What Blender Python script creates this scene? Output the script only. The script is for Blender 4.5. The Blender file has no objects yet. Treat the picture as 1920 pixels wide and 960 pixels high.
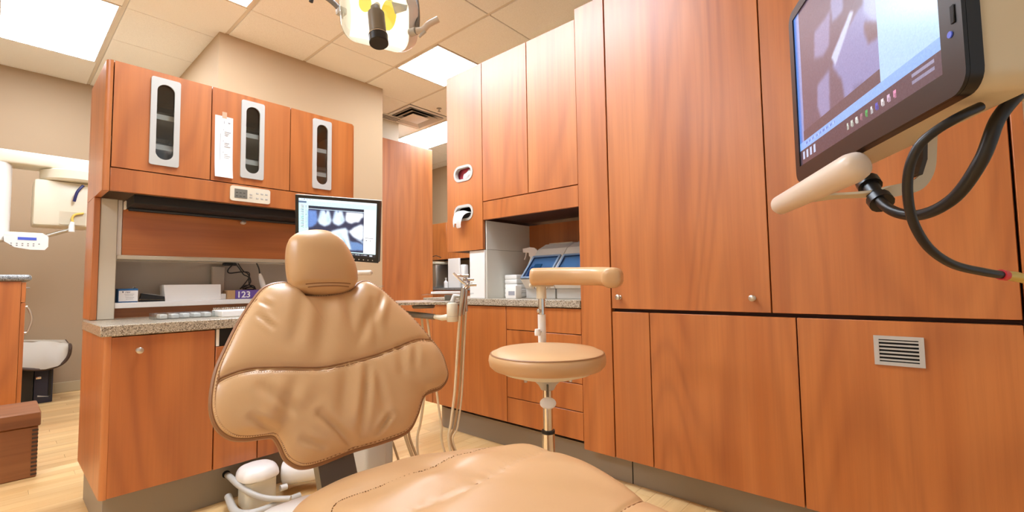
import bpy, bmesh, math, random
import numpy as np
from mathutils import Vector, Matrix

random.seed(7)
C = bpy.context.scene.collection
PI = math.pi

# ------------------------------------------------------------------ camera, light, exposure
CAM = Vector((0.0, 0.0, 1.0))
FPX = 859.64                                   # focal length in pixels of the 1920 px wide frame
RIGHT = Vector((0.6630, -0.7485, -0.0147)); DOWN = Vector((0.0342, 0.0499, -0.9982)); FWD = Vector((0.7482, 0.6610, 0.0587))
RIGHT.normalize(); FWD = (FWD - RIGHT * FWD.dot(RIGHT)).normalized(); DOWN = FWD.cross(RIGHT)
cam_data = bpy.data.cameras.new('camera'); cam = bpy.data.objects.new('camera', cam_data); C.objects.link(cam)
cam_data.sensor_width = 36; cam_data.lens = 36 * FPX / 1920; cam_data.clip_start = .05
mw = Matrix.Identity(4)
for i, v in enumerate((RIGHT, -DOWN, -FWD)):
    for k in range(3): mw[k][i] = v[k]
mw.translation = CAM
cam.matrix_world = mw
bpy.context.scene.camera = cam

world = bpy.data.worlds.new('world'); bpy.context.scene.world = world; world.use_nodes = True
world.node_tree.nodes['Background'].inputs[0].default_value = (.92, .96, 1.0, 1)
world.node_tree.nodes['Background'].inputs[1].default_value = .3
LIGHT_STRENGTH = 12.5                           # the troffers' diffusers
sc = bpy.context.scene
sc.view_settings.view_transform = 'Standard'
sc.view_settings.look = 'None'
sc.view_settings.gamma = 1.0
sc.view_settings.use_curve_mapping = False
sc.view_settings.exposure = 1.1
try:
    sc.cycles.use_denoising = True
    sc.cycles.max_bounces = 10; sc.cycles.diffuse_bounces = 5; sc.cycles.transparent_max_bounces = 12
    sc.cycles.sample_clamp_indirect = 6
except Exception: pass

def ray(px, py): return FWD + RIGHT * ((px - 960) / FPX) + DOWN * ((py - 480) / FPX)
def pt(px, py, depth): return CAM + ray(px, py) * depth              # a world point at that optical depth
def onplane(px, py, axis, val):
    d = ray(px, py); return CAM + d * ((val - CAM[axis]) / d[axis])

# ------------------------------------------------------------------ materials
def lin(c):
    return tuple((v / 12.92 if v <= .04045 else ((v + .055) / 1.055) ** 2.4) for v in (x / 255 for x in c))
def newmat(name):
    m = bpy.data.materials.new(name); m.use_nodes = True
    nt = m.node_tree; return m, nt, nt.nodes['Principled BSDF']
def mat(name, rgb, rough=.5, metal=0, spec=.5, bump=0, bscale=200, coat=0, emit=None):
    m, nt, b = newmat(name)
    b.inputs['Base Color'].default_value = (*lin(rgb), 1)
    b.inputs['Roughness'].default_value = rough; b.inputs['Metallic'].default_value = metal
    b.inputs['Specular IOR Level'].default_value = spec; b.inputs['Coat Weight'].default_value = coat
    if emit: b.inputs['Emission Color'].default_value = (*lin(rgb), 1); b.inputs['Emission Strength'].default_value = emit
    if bump:
        tc = nt.nodes.new('ShaderNodeTexCoord'); n = nt.nodes.new('ShaderNodeTexNoise'); n.inputs['Scale'].default_value = bscale
        bp = nt.nodes.new('ShaderNodeBump'); bp.inputs['Strength'].default_value = bump; bp.inputs['Distance'].default_value = .004
        nt.links.new(tc.outputs['Object'], n.inputs['Vector']); nt.links.new(n.outputs['Fac'], bp.inputs['Height']); nt.links.new(bp.outputs[0], b.inputs['Normal'])
    return m
def math_node(nt, op, a, bval=None, c=None):
    n = nt.nodes.new('ShaderNodeMath'); n.operation = op
    for i, v in enumerate((a, bval, c)):
        if v is None: continue
        if hasattr(v, 'links'): nt.links.new(v, n.inputs[i])
        else: n.inputs[i].default_value = v
    return n.outputs[0]
def mixc(nt, fac, a, b):
    n = nt.nodes.new('ShaderNodeMix'); n.data_type = 'RGBA'
    if hasattr(fac, 'links'): nt.links.new(fac, n.inputs[0])
    else: n.inputs[0].default_value = fac
    for i, v in ((6, a), (7, b)):
        if hasattr(v, 'links'): nt.links.new(v, n.inputs[i])
        else: n.inputs[i].default_value = (*v, 1)
    return n.outputs[2]
def ramp(nt, fac, stops):
    n = nt.nodes.new('ShaderNodeValToRGB'); nt.links.new(fac, n.inputs[0])
    e = n.color_ramp.elements
    while len(e) < len(stops): e.new(.5)
    for i, (p, c) in enumerate(stops): e[i].position = p; e[i].color = (*c, 1) if len(c) == 3 else c
    return n.outputs[0]
def obj_coords(nt, scale):
    tc = nt.nodes.new('ShaderNodeTexCoord'); oi = nt.nodes.new('ShaderNodeObjectInfo')
    cb = nt.nodes.new('ShaderNodeCombineXYZ')
    for i, k in enumerate((41., 23., 67.)): nt.links.new(math_node(nt, 'MULTIPLY', oi.outputs['Random'], k), cb.inputs[i])
    va = nt.nodes.new('ShaderNodeVectorMath'); va.operation = 'ADD'
    nt.links.new(tc.outputs['Object'], va.inputs[0]); nt.links.new(cb.outputs[0], va.inputs[1])
    def scaled(s):
        vm = nt.nodes.new('ShaderNodeVectorMath'); vm.operation = 'MULTIPLY'
        nt.links.new(va.outputs[0], vm.inputs[0]); vm.inputs[1].default_value = s
        return vm.outputs[0]
    return scaled, oi
def noise(nt, vec, scale, detail=2, rough=.5, dist=0):
    n = nt.nodes.new('ShaderNodeTexNoise'); nt.links.new(vec, n.inputs['Vector'])
    n.inputs['Scale'].default_value = scale; n.inputs['Detail'].default_value = detail
    n.inputs['Roughness'].default_value = rough; n.inputs['Distortion'].default_value = dist
    return n.outputs['Fac']
def wood(name, light, mid, dark, rough=.3, axis=2, freq=46, spec=.5, nscale=2.3, coat=0):
    m, nt, b = newmat(name)
    sc3, oi = obj_coords(nt, 1)
    st = [1, 1, 1]; st[axis] = .15
    v = sc3(tuple(st))
    n1 = noise(nt, v, nscale, 1.2, .4, .25)
    band = math_node(nt, 'SINE', math_node(nt, 'MULTIPLY', n1, freq * 2))
    band = math_node(nt, 'MULTIPLY_ADD', band, .5, .5)
    band = math_node(nt, 'POWER', band, 2.0)
    st2 = [55, 55, 55]; st2[axis] = 1.6
    fib = noise(nt, sc3(tuple(st2)), 1, 3, .6)
    st3 = [7, 7, 7]; st3[axis] = .55
    strk = noise(nt, sc3(tuple(st3)), 1, 2, .5, .3)
    big = noise(nt, sc3((1.3, 1.3, .8)), 1.5, 1)
    f = math_node(nt, 'MULTIPLY', band, math_node(nt, 'MULTIPLY', strk, .5))
    c1 = mixc(nt, ramp(nt, strk, [(.3, (0, 0, 0)), (.7, (1, 1, 1))]), lin(light), lin(mid))
    c2 = mixc(nt, f, c1, lin(dark))
    c3 = mixc(nt, math_node(nt, 'MULTIPLY', ramp(nt, fib, [(.42, (0, 0, 0)), (.72, (1, 1, 1))]), .22), c2, lin(dark))
    nt.links.new(c3, b.inputs['Base Color'])
    b.inputs['Roughness'].default_value = rough; b.inputs['Specular IOR Level'].default_value = spec
    b.inputs['Coat Weight'].default_value = coat; b.inputs['Coat Roughness'].default_value = .34
    bp = nt.nodes.new('ShaderNodeBump'); bp.inputs['Strength'].default_value = .06; bp.inputs['Distance'].default_value = .001
    nt.links.new(fib, bp.inputs['Height']); nt.links.new(bp.outputs[0], b.inputs['Normal'])
    return m
M = {}
M['wood'] = wood('cherry_laminate', (199, 121, 59), (181, 101, 41), (128, 60, 20), rough=.42, coat=.65)
M['woodx'] = wood('cherry_laminate_cross', (199, 121, 59), (181, 101, 41), (128, 60, 20), rough=.42, axis=0, coat=.65)
M['core'] = mat('cabinet_core', (66, 32, 20), .7)
M['boxwood'] = wood('old_box_wood', (160, 104, 62), (134, 80, 46), (84, 46, 24), .5, axis=0, freq=22)
M['plank'] = wood('maple_plank', (238, 202, 146), (226, 184, 124), (196, 144, 84), .38, axis=0, freq=14, nscale=3)
M['plank'].node_tree.nodes['Principled BSDF'].inputs['Specular IOR Level'].default_value = .4
def tint_random(m, amount):
    nt = m.node_tree; b = nt.nodes['Principled BSDF']; src = b.inputs['Base Color'].links[0].from_socket
    oi = nt.nodes.new('ShaderNodeObjectInfo'); hs = nt.nodes.new('ShaderNodeHueSaturation')
    nt.links.new(math_node(nt, 'MULTIPLY_ADD', oi.outputs['Random'], amount, 1 - amount / 2), hs.inputs['Value'])
    nt.links.new(src, hs.inputs['Color']); nt.links.new(hs.outputs[0], b.inputs['Base Color'])
tint_random(M['plank'], .16)
M['joint'] = mat('floor_joint', (150, 105, 62), .8)
M['wall'] = mat('tan_wall_paint', (180, 152, 118), .75, bump=.12, bscale=350)
M['wall_dark'] = mat('brown_wall_paint', (164, 138, 108), .75, bump=.1, bscale=350)
M['wall_white'] = mat('cream_wall_paint', (232, 222, 200), .75)
M['base'] = mat('vinyl_baseboard', (176, 156, 122), .5)
M['tee'] = mat('ceiling_tee', (222, 212, 196), .5)
M['tee_shade'] = mat('ceiling_gap_shade', (140, 112, 84), .9)  # darker tee colour paints in the shadow of the gaps between tiles
def ceil_mat():
    m, nt, b = newmat('ceiling_tile')
    sc3, oi = obj_coords(nt, 1)
    f = noise(nt, sc3((1, 1, 1)), 240, 2)
    nt.links.new(mixc(nt, ramp(nt, f, [(.33, (0, 0, 0)), (.5, (1, 1, 1))]), lin((232, 228, 220)), lin((246, 243, 236))), b.inputs['Base Color'])
    b.inputs['Roughness'].default_value = .95
    return m
M['tile'] = ceil_mat()
def counter_mat(name, a, b_, c):
    m, nt, b = newmat(name)
    tc = nt.nodes.new('ShaderNodeTexCoord')
    v1 = nt.nodes.new('ShaderNodeTexVoronoi'); v1.inputs['Scale'].default_value = 260
    v2 = nt.nodes.new('ShaderNodeTexVoronoi'); v2.inputs['Scale'].default_value = 330
    for v in (v1, v2): nt.links.new(tc.outputs['Object'], v.inputs['Vector'])
    s1 = nt.nodes.new('ShaderNodeSeparateColor'); nt.links.new(v1.outputs['Color'], s1.inputs[0])
    s2 = nt.nodes.new('ShaderNodeSeparateColor'); nt.links.new(v2.outputs['Color'], s2.inputs[0])
    c1 = mixc(nt, math_node(nt, 'GREATER_THAN', s1.outputs[0], .72), lin(a), lin(b_))
    c2 = mixc(nt, math_node(nt, 'GREATER_THAN', s2.outputs[1], .8), c1, lin(c))
    nt.links.new(c2, b.inputs['Base Color']); b.inputs['Roughness'].default_value = .28
    return m
M['counter'] = counter_mat('speckled_laminate', (170, 156, 134), (108, 94, 78), (206, 196, 178))
M['counter_grey'] = counter_mat('grey_speckled_laminate', (128, 128, 126), (80, 80, 80), (170, 170, 168))
M['kick'] = mat('grey_kick_laminate', (150, 138, 122), .45)
def leather():
    m, nt, b = newmat('tan_leather')
    tc = nt.nodes.new('ShaderNodeTexCoord')
    n1 = noise(nt, tc.outputs['Object'], 5, 2); n2 = noise(nt, tc.outputs['Object'], 420, 2)
    nt.links.new(mixc(nt, n1, lin((217, 176, 129)), lin((202, 159, 110))), b.inputs['Base Color'])
    b.inputs['Roughness'].default_value = .32; b.inputs['Specular IOR Level'].default_value = .5
    bp = nt.nodes.new('ShaderNodeBump'); bp.inputs['Strength'].default_value = .1; bp.inputs['Distance'].default_value = .001
    nt.links.new(n2, bp.inputs['Height']); nt.links.new(bp.outputs[0], b.inputs['Normal'])
    return m
M['leather'] = leather()
M['piping'] = mat('brown_piping', (150, 104, 64), .45)
M['thread'] = mat('seam_thread', (120, 82, 46), .7)
M['thread_light'] = mat('light_thread', (226, 190, 146), .7)
M['white'] = mat('white_plastic', (236, 232, 226), .35)
M['cream'] = mat('cream_plastic', (226, 218, 196), .4)
M['putty'] = mat('putty_plastic', (200, 190, 166), .4)
M['pinkish'] = mat('handle_plastic', (214, 198, 180), .35)
M['grey'] = mat('grey_plastic', (188, 184, 176), .4)
M['framegrey'] = mat('pale_frame_plastic', (194, 194, 188), .4)
M['slate'] = mat('slate_blue_plastic', (112, 128, 148), .4)
M['midgrey'] = mat('taupe_plastic', (118, 110, 100), .45)
M['filler'] = mat('putty_laminate', (206, 196, 176), .4)
M['recess'] = mat('grey_recess_laminate', (188, 176, 160), .55)
M['niche'] = mat('light_grey_laminate', (230, 228, 218), .4)
M['black'] = mat('black_plastic', (22, 20, 20), .35)
M['blackmat'] = mat('black_matte', (16, 14, 14), .7)
M['dark'] = mat('dark_grey_plastic', (56, 52, 48), .5)
M['chrome'] = mat('chrome', (222, 216, 206), .14, 1)
M['steel'] = mat('brushed_steel', (190, 186, 178), .32, 1)
M['nickel'] = mat('satin_nickel', (206, 200, 190), .28, .9)
M['paper'] = mat('white_paper', (244, 242, 238), .8)
M['ink'] = mat('grey_ink', (150, 150, 156), .8)
M['tape'] = mat('tape', (232, 170, 140), .4)
M['blue'] = mat('blue_card', (44, 104, 160), .5)
M['purple'] = mat('purple_card', (104, 78, 160), .5)
M['kraft'] = mat('kraft_card', (186, 148, 104), .6)
M['navy'] = mat('navy_cable', (40, 42, 96), .5)
M['yellow'] = mat('yellow_plastic', (224, 190, 88), .4)
M['gold'] = mat('gold_plug', (206, 180, 96), .35, .3)
M['red'] = mat('red_ring', (206, 48, 60), .4)
M['redbox'] = mat('red_glove_box', (190, 70, 84), .6)
M['lcd'] = mat('lcd_grey', (120, 118, 108), .3)
M['bluelcd'] = mat('lcd_blue', (66, 82, 170), .3, emit=.25)
M['apron'] = mat('apron_vinyl', (182, 170, 152), .45, bump=.2, bscale=12)
M['apron_edge'] = mat('apron_binding', (72, 52, 40), .6)
M['pc'] = mat('dark_blue_case', (34, 38, 56), .35)
M['lampglow'] = mat('lamp_reflector', (255, 250, 236), .3, emit=.75)
M['lampyellow'] = mat('dichroic_yellow', (250, 226, 90), .25, emit=.3)
M['holder'] = mat('lamp_holder_taupe', (124, 112, 92), .45)
M['hose'] = mat('cream_hose', (226, 208, 176), .4)
M['hose_dark'] = mat('taupe_hose', (186, 160, 124), .45)
M['teal'] = mat('teal_pack', (96, 150, 158), .5)
M['lilac'] = mat('lilac_pack', (150, 128, 176), .5)
M['spray'] = mat('trigger_plastic', (230, 212, 200), .4)
M['socket'] = mat('dark_hole', (12, 8, 6), .9)
def glass(name, tint, mixf=.12, rough=.05):
    m = bpy.data.materials.new(name); m.use_nodes = True; nt = m.node_tree; nt.nodes.clear()
    o = nt.nodes.new('ShaderNodeOutputMaterial'); t = nt.nodes.new('ShaderNodeBsdfTransparent'); g = nt.nodes.new('ShaderNodeBsdfGlossy')
    t.inputs[0].default_value = (*tint, 1); g.inputs['Roughness'].default_value = rough; g.inputs[0].default_value = (.9, .9, .9, 1)
    mx = nt.nodes.new('ShaderNodeMixShader'); mx.inputs[0].default_value = mixf
    nt.links.new(t.outputs[0], mx.inputs[1]); nt.links.new(g.outputs[0], mx.inputs[2]); nt.links.new(mx.outputs[0], o.inputs[0])
    return m
M['smoke'] = glass('smoked_pane', (.78, .80, .79), .07)
M['clear'] = glass('clear_plastic', (.9, .92, .92), .14, .1)
M['bluetint'] = glass('blue_tinted_acrylic', (.55, .68, .82), .15, .08)
def emit_mat(name, rgb, strength):
    m = bpy.data.materials.new(name); m.use_nodes = True; nt = m.node_tree; nt.nodes.clear()
    o = nt.nodes.new('ShaderNodeOutputMaterial'); e = nt.nodes.new('ShaderNodeEmission')
    e.inputs[0].default_value = (*rgb, 1); e.inputs[1].default_value = strength
    nt.links.new(e.outputs[0], o.inputs[0]); return m
M['diffuser'] = emit_mat('light_diffuser', (.86, .955, 1.08), LIGHT_STRENGTH)
def screen_mat(name, strength, rough):
    m, nt, b = newmat(name)
    a = nt.nodes.new('ShaderNodeVertexColor'); a.layer_name = 'Col'
    b.inputs['Base Color'].default_value = (.01, .01, .012, 1); b.inputs['Roughness'].default_value = rough
    nt.links.new(a.outputs[0], b.inputs['Emission Color']); b.inputs['Emission Strength'].default_value = strength
    return m
M['screen'] = screen_mat('lcd_screen', .62, .3); M['screen_dim'] = screen_mat('lcd_screen_glare_tint', .5, .22)

# ------------------------------------------------------------------ mesh builder
LOC = {}
class MB:
    def __init__(s): s.v = []; s.f = []
    def add(s, vs, fs, xf=None):
        k = len(s.v)
        s.v += [(xf @ Vector(p)) if xf is not None else Vector(p) for p in vs]
        s.f += [tuple(i + k for i in f) for f in fs]; return s
    def box(s, x0, x1, y0, y1, z0, z1, xf=None):
        v = [(x, y, z) for x in (x0, x1) for y in (y0, y1) for z in (z0, z1)]
        return s.add(v, [(0, 1, 3, 2), (4, 6, 7, 5), (0, 4, 5, 1), (2, 3, 7, 6), (0, 2, 6, 4), (1, 5, 7, 3)], xf)
    def rbox(s, x0, x1, y0, y1, z0, z1, r=.004, seg=2, xf=None):
        bm = bmesh.new(); bmesh.ops.create_cube(bm, size=1)
        for v in bm.verts: v.co = Vector(((x0 + x1) / 2 + v.co.x * (x1 - x0), (y0 + y1) / 2 + v.co.y * (y1 - y0), (z0 + z1) / 2 + v.co.z * (z1 - z0)))
        bmesh.ops.bevel(bm, geom=bm.edges[:], offset=min(r, .49 * min(x1 - x0, y1 - y0, z1 - z0)), segments=seg, profile=.5, affect='EDGES')
        bm.verts.index_update()
        s.add([v.co.copy() for v in bm.verts], [tuple(v.index for v in f.verts) for f in bm.faces], xf); bm.free(); return s
    def tube(s, pts, r, seg=10, caps=True):
        pts = [Vector(p) for p in pts]; n = len(pts)
        rs = r if isinstance(r, (list, tuple)) else [r] * n
        prev = None; rings = []
        for i, p in enumerate(pts):
            t = (pts[min(i + 1, n - 1)] - pts[max(i - 1, 0)])
            t = t.normalized() if t.length > 1e-9 else Vector((0, 0, 1))
            if prev is None:
                a = Vector((0, 0, 1)) if abs(t.z) < .9 else Vector((1, 0, 0)); u = t.cross(a).normalized()
            else:
                u = (prev - t * prev.dot(t)).normalized()
            prev = u; w = t.cross(u)
            rings.append([p + (u * math.cos(2 * PI * k / seg) + w * math.sin(2 * PI * k / seg)) * rs[i] for k in range(seg)])
        vs = [q for rg in rings for q in rg]; fs = []
        for i in range(n - 1):
            for k in range(seg):
                a = i * seg + k; b = i * seg + (k + 1) % seg
                fs.append((a, b, b + seg, a + seg))
        if caps: fs.append(tuple(range(seg))[::-1]); fs.append(tuple((n - 1) * seg + k for k in range(seg)))
        return s.add(vs, fs)
    def lathe(s, prof, xf=None, seg=32):
        # prof: list of (r, z) about local z
        vs = []; fs = []
        for r, z in prof:
            for k in range(seg): vs.append((r * math.cos(2 * PI * k / seg), r * math.sin(2 * PI * k / seg), z))
        for i in range(len(prof) - 1):
            for k in range(seg):
                a = i * seg + k; b = i * seg + (k + 1) % seg
                fs.append((a, b, b + seg, a + seg))
        fs.append(tuple(range(seg))[::-1]); fs.append(tuple((len(prof) - 1) * seg + k for k in range(seg)))
        return s.add(vs, fs, xf)
    def prism(s, pts, O, u, v, n, d0, d1):
        O = Vector(O); u = Vector(u); v = Vector(v); n = Vector(n); N = len(pts)
        vs = [O + u * a + v * b + n * d for d in (d0, d1) for a, b in pts]
        fs = [tuple(range(N))[::-1], tuple(range(N, 2 * N))] + [(i, (i + 1) % N, N + (i + 1) % N, N + i) for i in range(N)]
        return s.add(vs, fs)
    def ring(s, outer, inner, O, u, v, n, d0, d1):
        O = Vector(O); u = Vector(u); v = Vector(v); n = Vector(n); N = len(outer)
        vs = [O + u * a + v * b + n * d for d in (d0, d1) for L in (outer, inner) for a, b in L]
        fs = []
        for i in range(N):
            j = (i + 1) % N
            fs += [(j, i, N + i, N + j), (2 * N + i, 2 * N + j, 3 * N + j, 3 * N + i), (i, j, 2 * N + j, 2 * N + i), (N + j, N + i, 3 * N + i, 3 * N + j)]
        return s.add(vs, fs)
    def grid(s, P):
        # P: 2D list of points
        n = len(P); m = len(P[0]); vs = [q for r in P for q in r]
        fs = [(i * m + j, i * m + j + 1, (i + 1) * m + j + 1, (i + 1) * m + j) for i in range(n - 1) for j in range(m - 1)]
        return s.add(vs, fs)
    def build(s, name, material, parent=None, smooth=40, fix=True):
        vs = s.v; lo = [min(p[i] for p in vs) for i in range(3)]; hi = [max(p[i] for p in vs) for i in range(3)]
        c = Vector([(a + b) / 2 for a, b in zip(lo, hi)])
        if parent is None: c.z = lo[2]
        me = bpy.data.meshes.new(name); me.from_pydata([tuple(p - c) for p in vs], [], s.f)
        if fix:
            bm = bmesh.new(); bm.from_mesh(me); bmesh.ops.recalc_face_normals(bm, faces=bm.faces[:]); bm.to_mesh(me); bm.free()
        if smooth:
            me.shade_smooth()
            me.set_sharp_from_angle(angle=math.radians(smooth))
        me.materials.append(M[material] if isinstance(material, str) else material)
        o = bpy.data.objects.new(name, me); C.objects.link(o)
        place(o, c, parent); return o
def place(o, c, parent):
    if parent is not None: o.parent = parent; o.location = c - LOC[parent.name]
    else: o.location = c
    LOC[o.name] = Vector(c)
def tag(o, label=None, cat=None, group=None, kind=None):
    for k, v in (('label', label), ('category', cat), ('group', group), ('kind', kind)):
        if v: o[k] = v
    return o
def thing(name, label, cat, loc, group=None):
    o = bpy.data.objects.new(name, None); C.objects.link(o); o.location = loc; o.empty_display_size = .05
    LOC[o.name] = Vector(loc); return tag(o, label, cat, group)
def dup(root, delta, label=None, group=None):
    r = root.copy(); C.objects.link(r); r.location = root.location + Vector(delta); LOC[r.name] = LOC[root.name] + Vector(delta)
    if label: r['label'] = label
    if group: r['group'] = group
    for ch in list(root.children):
        c = ch.copy(); C.objects.link(c); c.parent = r
        for g in list(ch.children):
            d = g.copy(); C.objects.link(d); d.parent = c
    return r
def B(x0, x1, y0, y1, z0, z1, r=0, seg=2):
    m = MB(); return m.rbox(x0, x1, y0, y1, z0, z1, r, seg) if r else m.box(x0, x1, y0, y1, z0, z1)
def struct(name, mb, m, parent=None, **k):
    o = mb.build(name, m, parent, **k)
    if parent is None: o['kind'] = 'structure'
    return o
def spline(pts, n=40, closed=False):
    P = [np.array(p, float) for p in pts]; N = len(P); out = []
    segs = N if closed else N - 1
    for i in range(segs):
        p0 = P[(i - 1) % N] if (closed or i > 0) else P[0]; p1 = P[i % N]; p2 = P[(i + 1) % N]
        p3 = P[(i + 2) % N] if (closed or i + 2 < N) else P[N - 1]
        k = max(2, n // segs)
        for t in np.linspace(0, 1, k, endpoint=False):
            out.append(.5 * ((2 * p1) + (p2 - p0) * t + (2 * p0 - 5 * p1 + 4 * p2 - p3) * t * t + (3 * p1 - p0 - 3 * p2 + p3) * t ** 3))
    if not closed: out.append(P[-1])
    return [tuple(map(float, p)) for p in out]
def rrect(w, h, r, k=6):
    out = []
    for cx, cy, a0 in ((w / 2 - r, h / 2 - r, 0), (-w / 2 + r, h / 2 - r, 90), (-w / 2 + r, -h / 2 + r, 180), (w / 2 - r, -h / 2 + r, 270)):
        for i in range(k + 1):
            a = math.radians(a0 + 90 * i / k); out.append((cx + r * math.cos(a), cy + r * math.sin(a)))
    return out
def stadium_at(dirs, w, h):
    # points of a w x h stadium (rounded ends) in the given directions from its centre
    r = min(w, h) / 2; a = max(w, h) / 2 - r; out = []
    for dx, dy in dirs:
        L = math.hypot(dx, dy); dx /= L; dy /= L; lo, hi = 0, max(w, h)
        for _ in range(40):
            m = (lo + hi) / 2; x, y = dx * m, dy * m
            if h >= w: q = math.hypot(x, max(abs(y) - a, 0)) - r
            else: q = math.hypot(max(abs(x) - a, 0), y) - r
            if q < 0: lo = m
            else: hi = m
        out.append((dx * lo, dy * lo))
    return out
def rr_at(dirs, w, h, r):
    # points of a w x h rounded rectangle (corner radius r) in the given directions from its centre
    out = []
    for dx, dy in dirs:
        L = math.hypot(dx, dy); dx /= L; dy /= L; lo, hi = 0, w + h
        for _ in range(44):
            m = (lo + hi) / 2; qx, qy = abs(dx * m) - (w / 2 - r), abs(dy * m) - (h / 2 - r)
            q = math.hypot(max(qx, 0), max(qy, 0)) + min(max(qx, qy), 0) - r
            if q < 0: lo = m
            else: hi = m
        out.append((dx * lo, dy * lo))
    return out
def box_at(dirs, x0, x1, y0, y1):
    out = []
    for dx, dy in dirs:
        t = min([v for v in ((x1 if dx > 0 else x0) / dx if abs(dx) > 1e-9 else 1e9, (y1 if dy > 0 else y0) / dy if abs(dy) > 1e-9 else 1e9)])
        out.append((dx * t, dy * t))
    return out
def slot_dirs(w, h, corners=()):
    r = min(w, h) / 2; P = list(corners)
    for cx, cy, a0 in ((0, h / 2 - r, 0), (0, -h / 2 + r, 180)) if h > w else ((w / 2 - r, 0, -90), (-w / 2 + r, 0, 90)):
        P += [(cx + r * math.cos(math.radians(a0 + 180 * i / 16)), cy + r * math.sin(math.radians(a0 + 180 * i / 16))) for i in range(17)]
    L = max(w, h) / 2 - r
    for k in range(1, 6):
        q = -L + 2 * L * k / 6
        P += [(r, q), (-r, q)] if h > w else [(q, r), (q, -r)]
    P = sorted({(round(a, 6), round(b, 6)) for a, b in P}, key=lambda p: math.atan2(p[1], p[0]))
    out = [P[0]]
    for p in P[1:]:
        if math.atan2(p[1], p[0]) - math.atan2(out[-1][1], out[-1][0]) > 1e-4: out.append(p)
    return out
def rect_pts(x0, x1, y0, y1, k=14):
    out = []
    for i in range(k): out.append((x0 + (x1 - x0) * i / k, y0))
    for i in range(k): out.append((x1, y0 + (y1 - y0) * i / k))
    for i in range(k): out.append((x1 - (x1 - x0) * i / k, y1))
    for i in range(k): out.append((x0, y1 - (y1 - y0) * i / k))
    return out
def text(body, size, O, u, v, m, parent, name, depth=.0006, shear=0):
    cu = bpy.data.curves.new(name, 'FONT'); cu.body = body; cu.size = size; cu.extrude = depth; cu.shear = shear; cu.offset = size * .02
    to = bpy.data.objects.new(name, cu); C.objects.link(to)
    dg = bpy.context.evaluated_depsgraph_get(); me = bpy.data.meshes.new_from_object(to.evaluated_get(dg))
    bpy.data.objects.remove(to); u = Vector(u); v = Vector(v); n = u.cross(v); O = Vector(O)
    mb = MB(); mb.add([O + u * q.co.x + v * q.co.y + n * q.co.z for q in me.vertices], [tuple(p.vertices) for p in me.polygons])
    bpy.data.meshes.remove(me)
    return mb.build(name, m, parent, smooth=0, fix=False)
X, Y, Z = Vector((1, 0, 0)), Vector((0, 1, 0)), Vector((0, 0, 1))

def knob(p, axis, parent):
    # round metal cabinet knob standing out from p along axis
    q = axis.to_track_quat('Z', 'Y').to_matrix().to_4x4(); q.translation = Vector(p)
    return MB().lathe([(.011, 0), (.011, .002), (.006, .004), (.006, .012), (.0115, .014), (.0125, .018), (.0125, .024), (.010, .026)], q, 20).build('knob', 'nickel', parent)
def carcass(parent, x0, x1, y0, y1, z0, z1, open_side, material='core', t=.016, name='carcass'):
    m = MB()
    m.box(x0, x1, y0, y1, z0, z0 + t); m.box(x0, x1, y0, y1, z1 - t, z1)
    if open_side == 'x':
        m.box(x0, x1, y0, y0 + t, z0 + t, z1 - t); m.box(x0, x1, y1 - t, y1, z0 + t, z1 - t); m.box(x1 - t, x1, y0 + t, y1 - t, z0 + t, z1 - t)
    else:
        m.box(x0, x0 + t, y0, y1, z0 + t, z1 - t); m.box(x1 - t, x1, y0, y1, z0 + t, z1 - t); m.box(x0 + t, x1 - t, y1 - t, y1, z0 + t, z1 - t)
    return m.build(name, material, parent, smooth=0)

# ------------------------------------------------------------------ the room
HZ = 3.105                                       # ceiling height
fl = struct('floor', B(-3, 6.2, -3, 8.2, -.08, -.006), 'joint')
pw, pl = .078, .92
plank_mesh = None
rest = MB()
row = 0; y = -3.0
while y < 8.2 - pw:
    off = (row * .37) % pl
    x = -3 - off
    while x < 6.2:
        x0, x1 = max(x, -3), min(x + pl, 6.2)
        vis = (x1 - x0 > pl - .01) and ((2.2 < y < 6.3 and x < .7 and x1 > .0) or (1.95 < y < 2.52 and x < 1.3 and x1 > .35) or (2.2 < y < 4.4 and x < 2.9 and x1 > 1.35))
        if vis:
            if plank_mesh is None:
                o = MB().box(x0 + .0006, x1 - .0006, y + .0006, y + pw - .0006, -.006, 0).build('floor_plank', 'plank', fl, smooth=0); plank_mesh = o.data
            else:
                o = bpy.data.objects.new('floor_plank', plank_mesh); C.objects.link(o); place(o, Vector(((x0 + x1) / 2, y + pw / 2, -.003)), fl)
        elif x1 - x0 > .02:
            rest.box(x0 + .0006, x1 - .0006, y + .0006, y + pw - .0006, -.006, 0)
        x += pl
    y += pw; row += 1
o = rest.build('floor_boards', 'plank', fl, smooth=0); o['kind'] = 'stuff'

ce = struct('ceiling', B(-3, 6.2, -3, 8.2, HZ + .03, HZ + .1), 'tee_shade')
G = .6421; GX = 1.221; GY = 3.705
xs = [GX + G * k for k in range(-7, 9)]; ys = [GY + G * k for k in range(-11, 8)]
LIGHTS = [  # column index, first row index, rows, label
    (-2, 1, 2, 'long ceiling light panel above the white x-ray machine'),
    (-1, -2, 2, 'ceiling light panel cut by the top edge of the photo'),
    (-1, -4, 2, 'ceiling light panel over the dental chair above the frame'),
    (2, -1, 1, 'square ceiling light panel beside the tall wall cabinets'),
    (4, 1, 2, 'ceiling light panel beyond the square air vent'),
    (-5, -4, 2, 'unseen ceiling light panel added behind the camera by the side wall'),  # out of view, added to brighten the room
    (5, -4, 2, 'unseen ceiling light panel added behind the tall cabinet run'),  # no such panel in view; added for overall brightness
]
taken = {}
for ci, ri, rows, lab in LIGHTS:
    for r in range(ri, ri + rows): taken[(ci, r)] = 1
taken[(3, 1)] = 1                                # the air vent's cell
zt = HZ
tile_cache = {}
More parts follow.
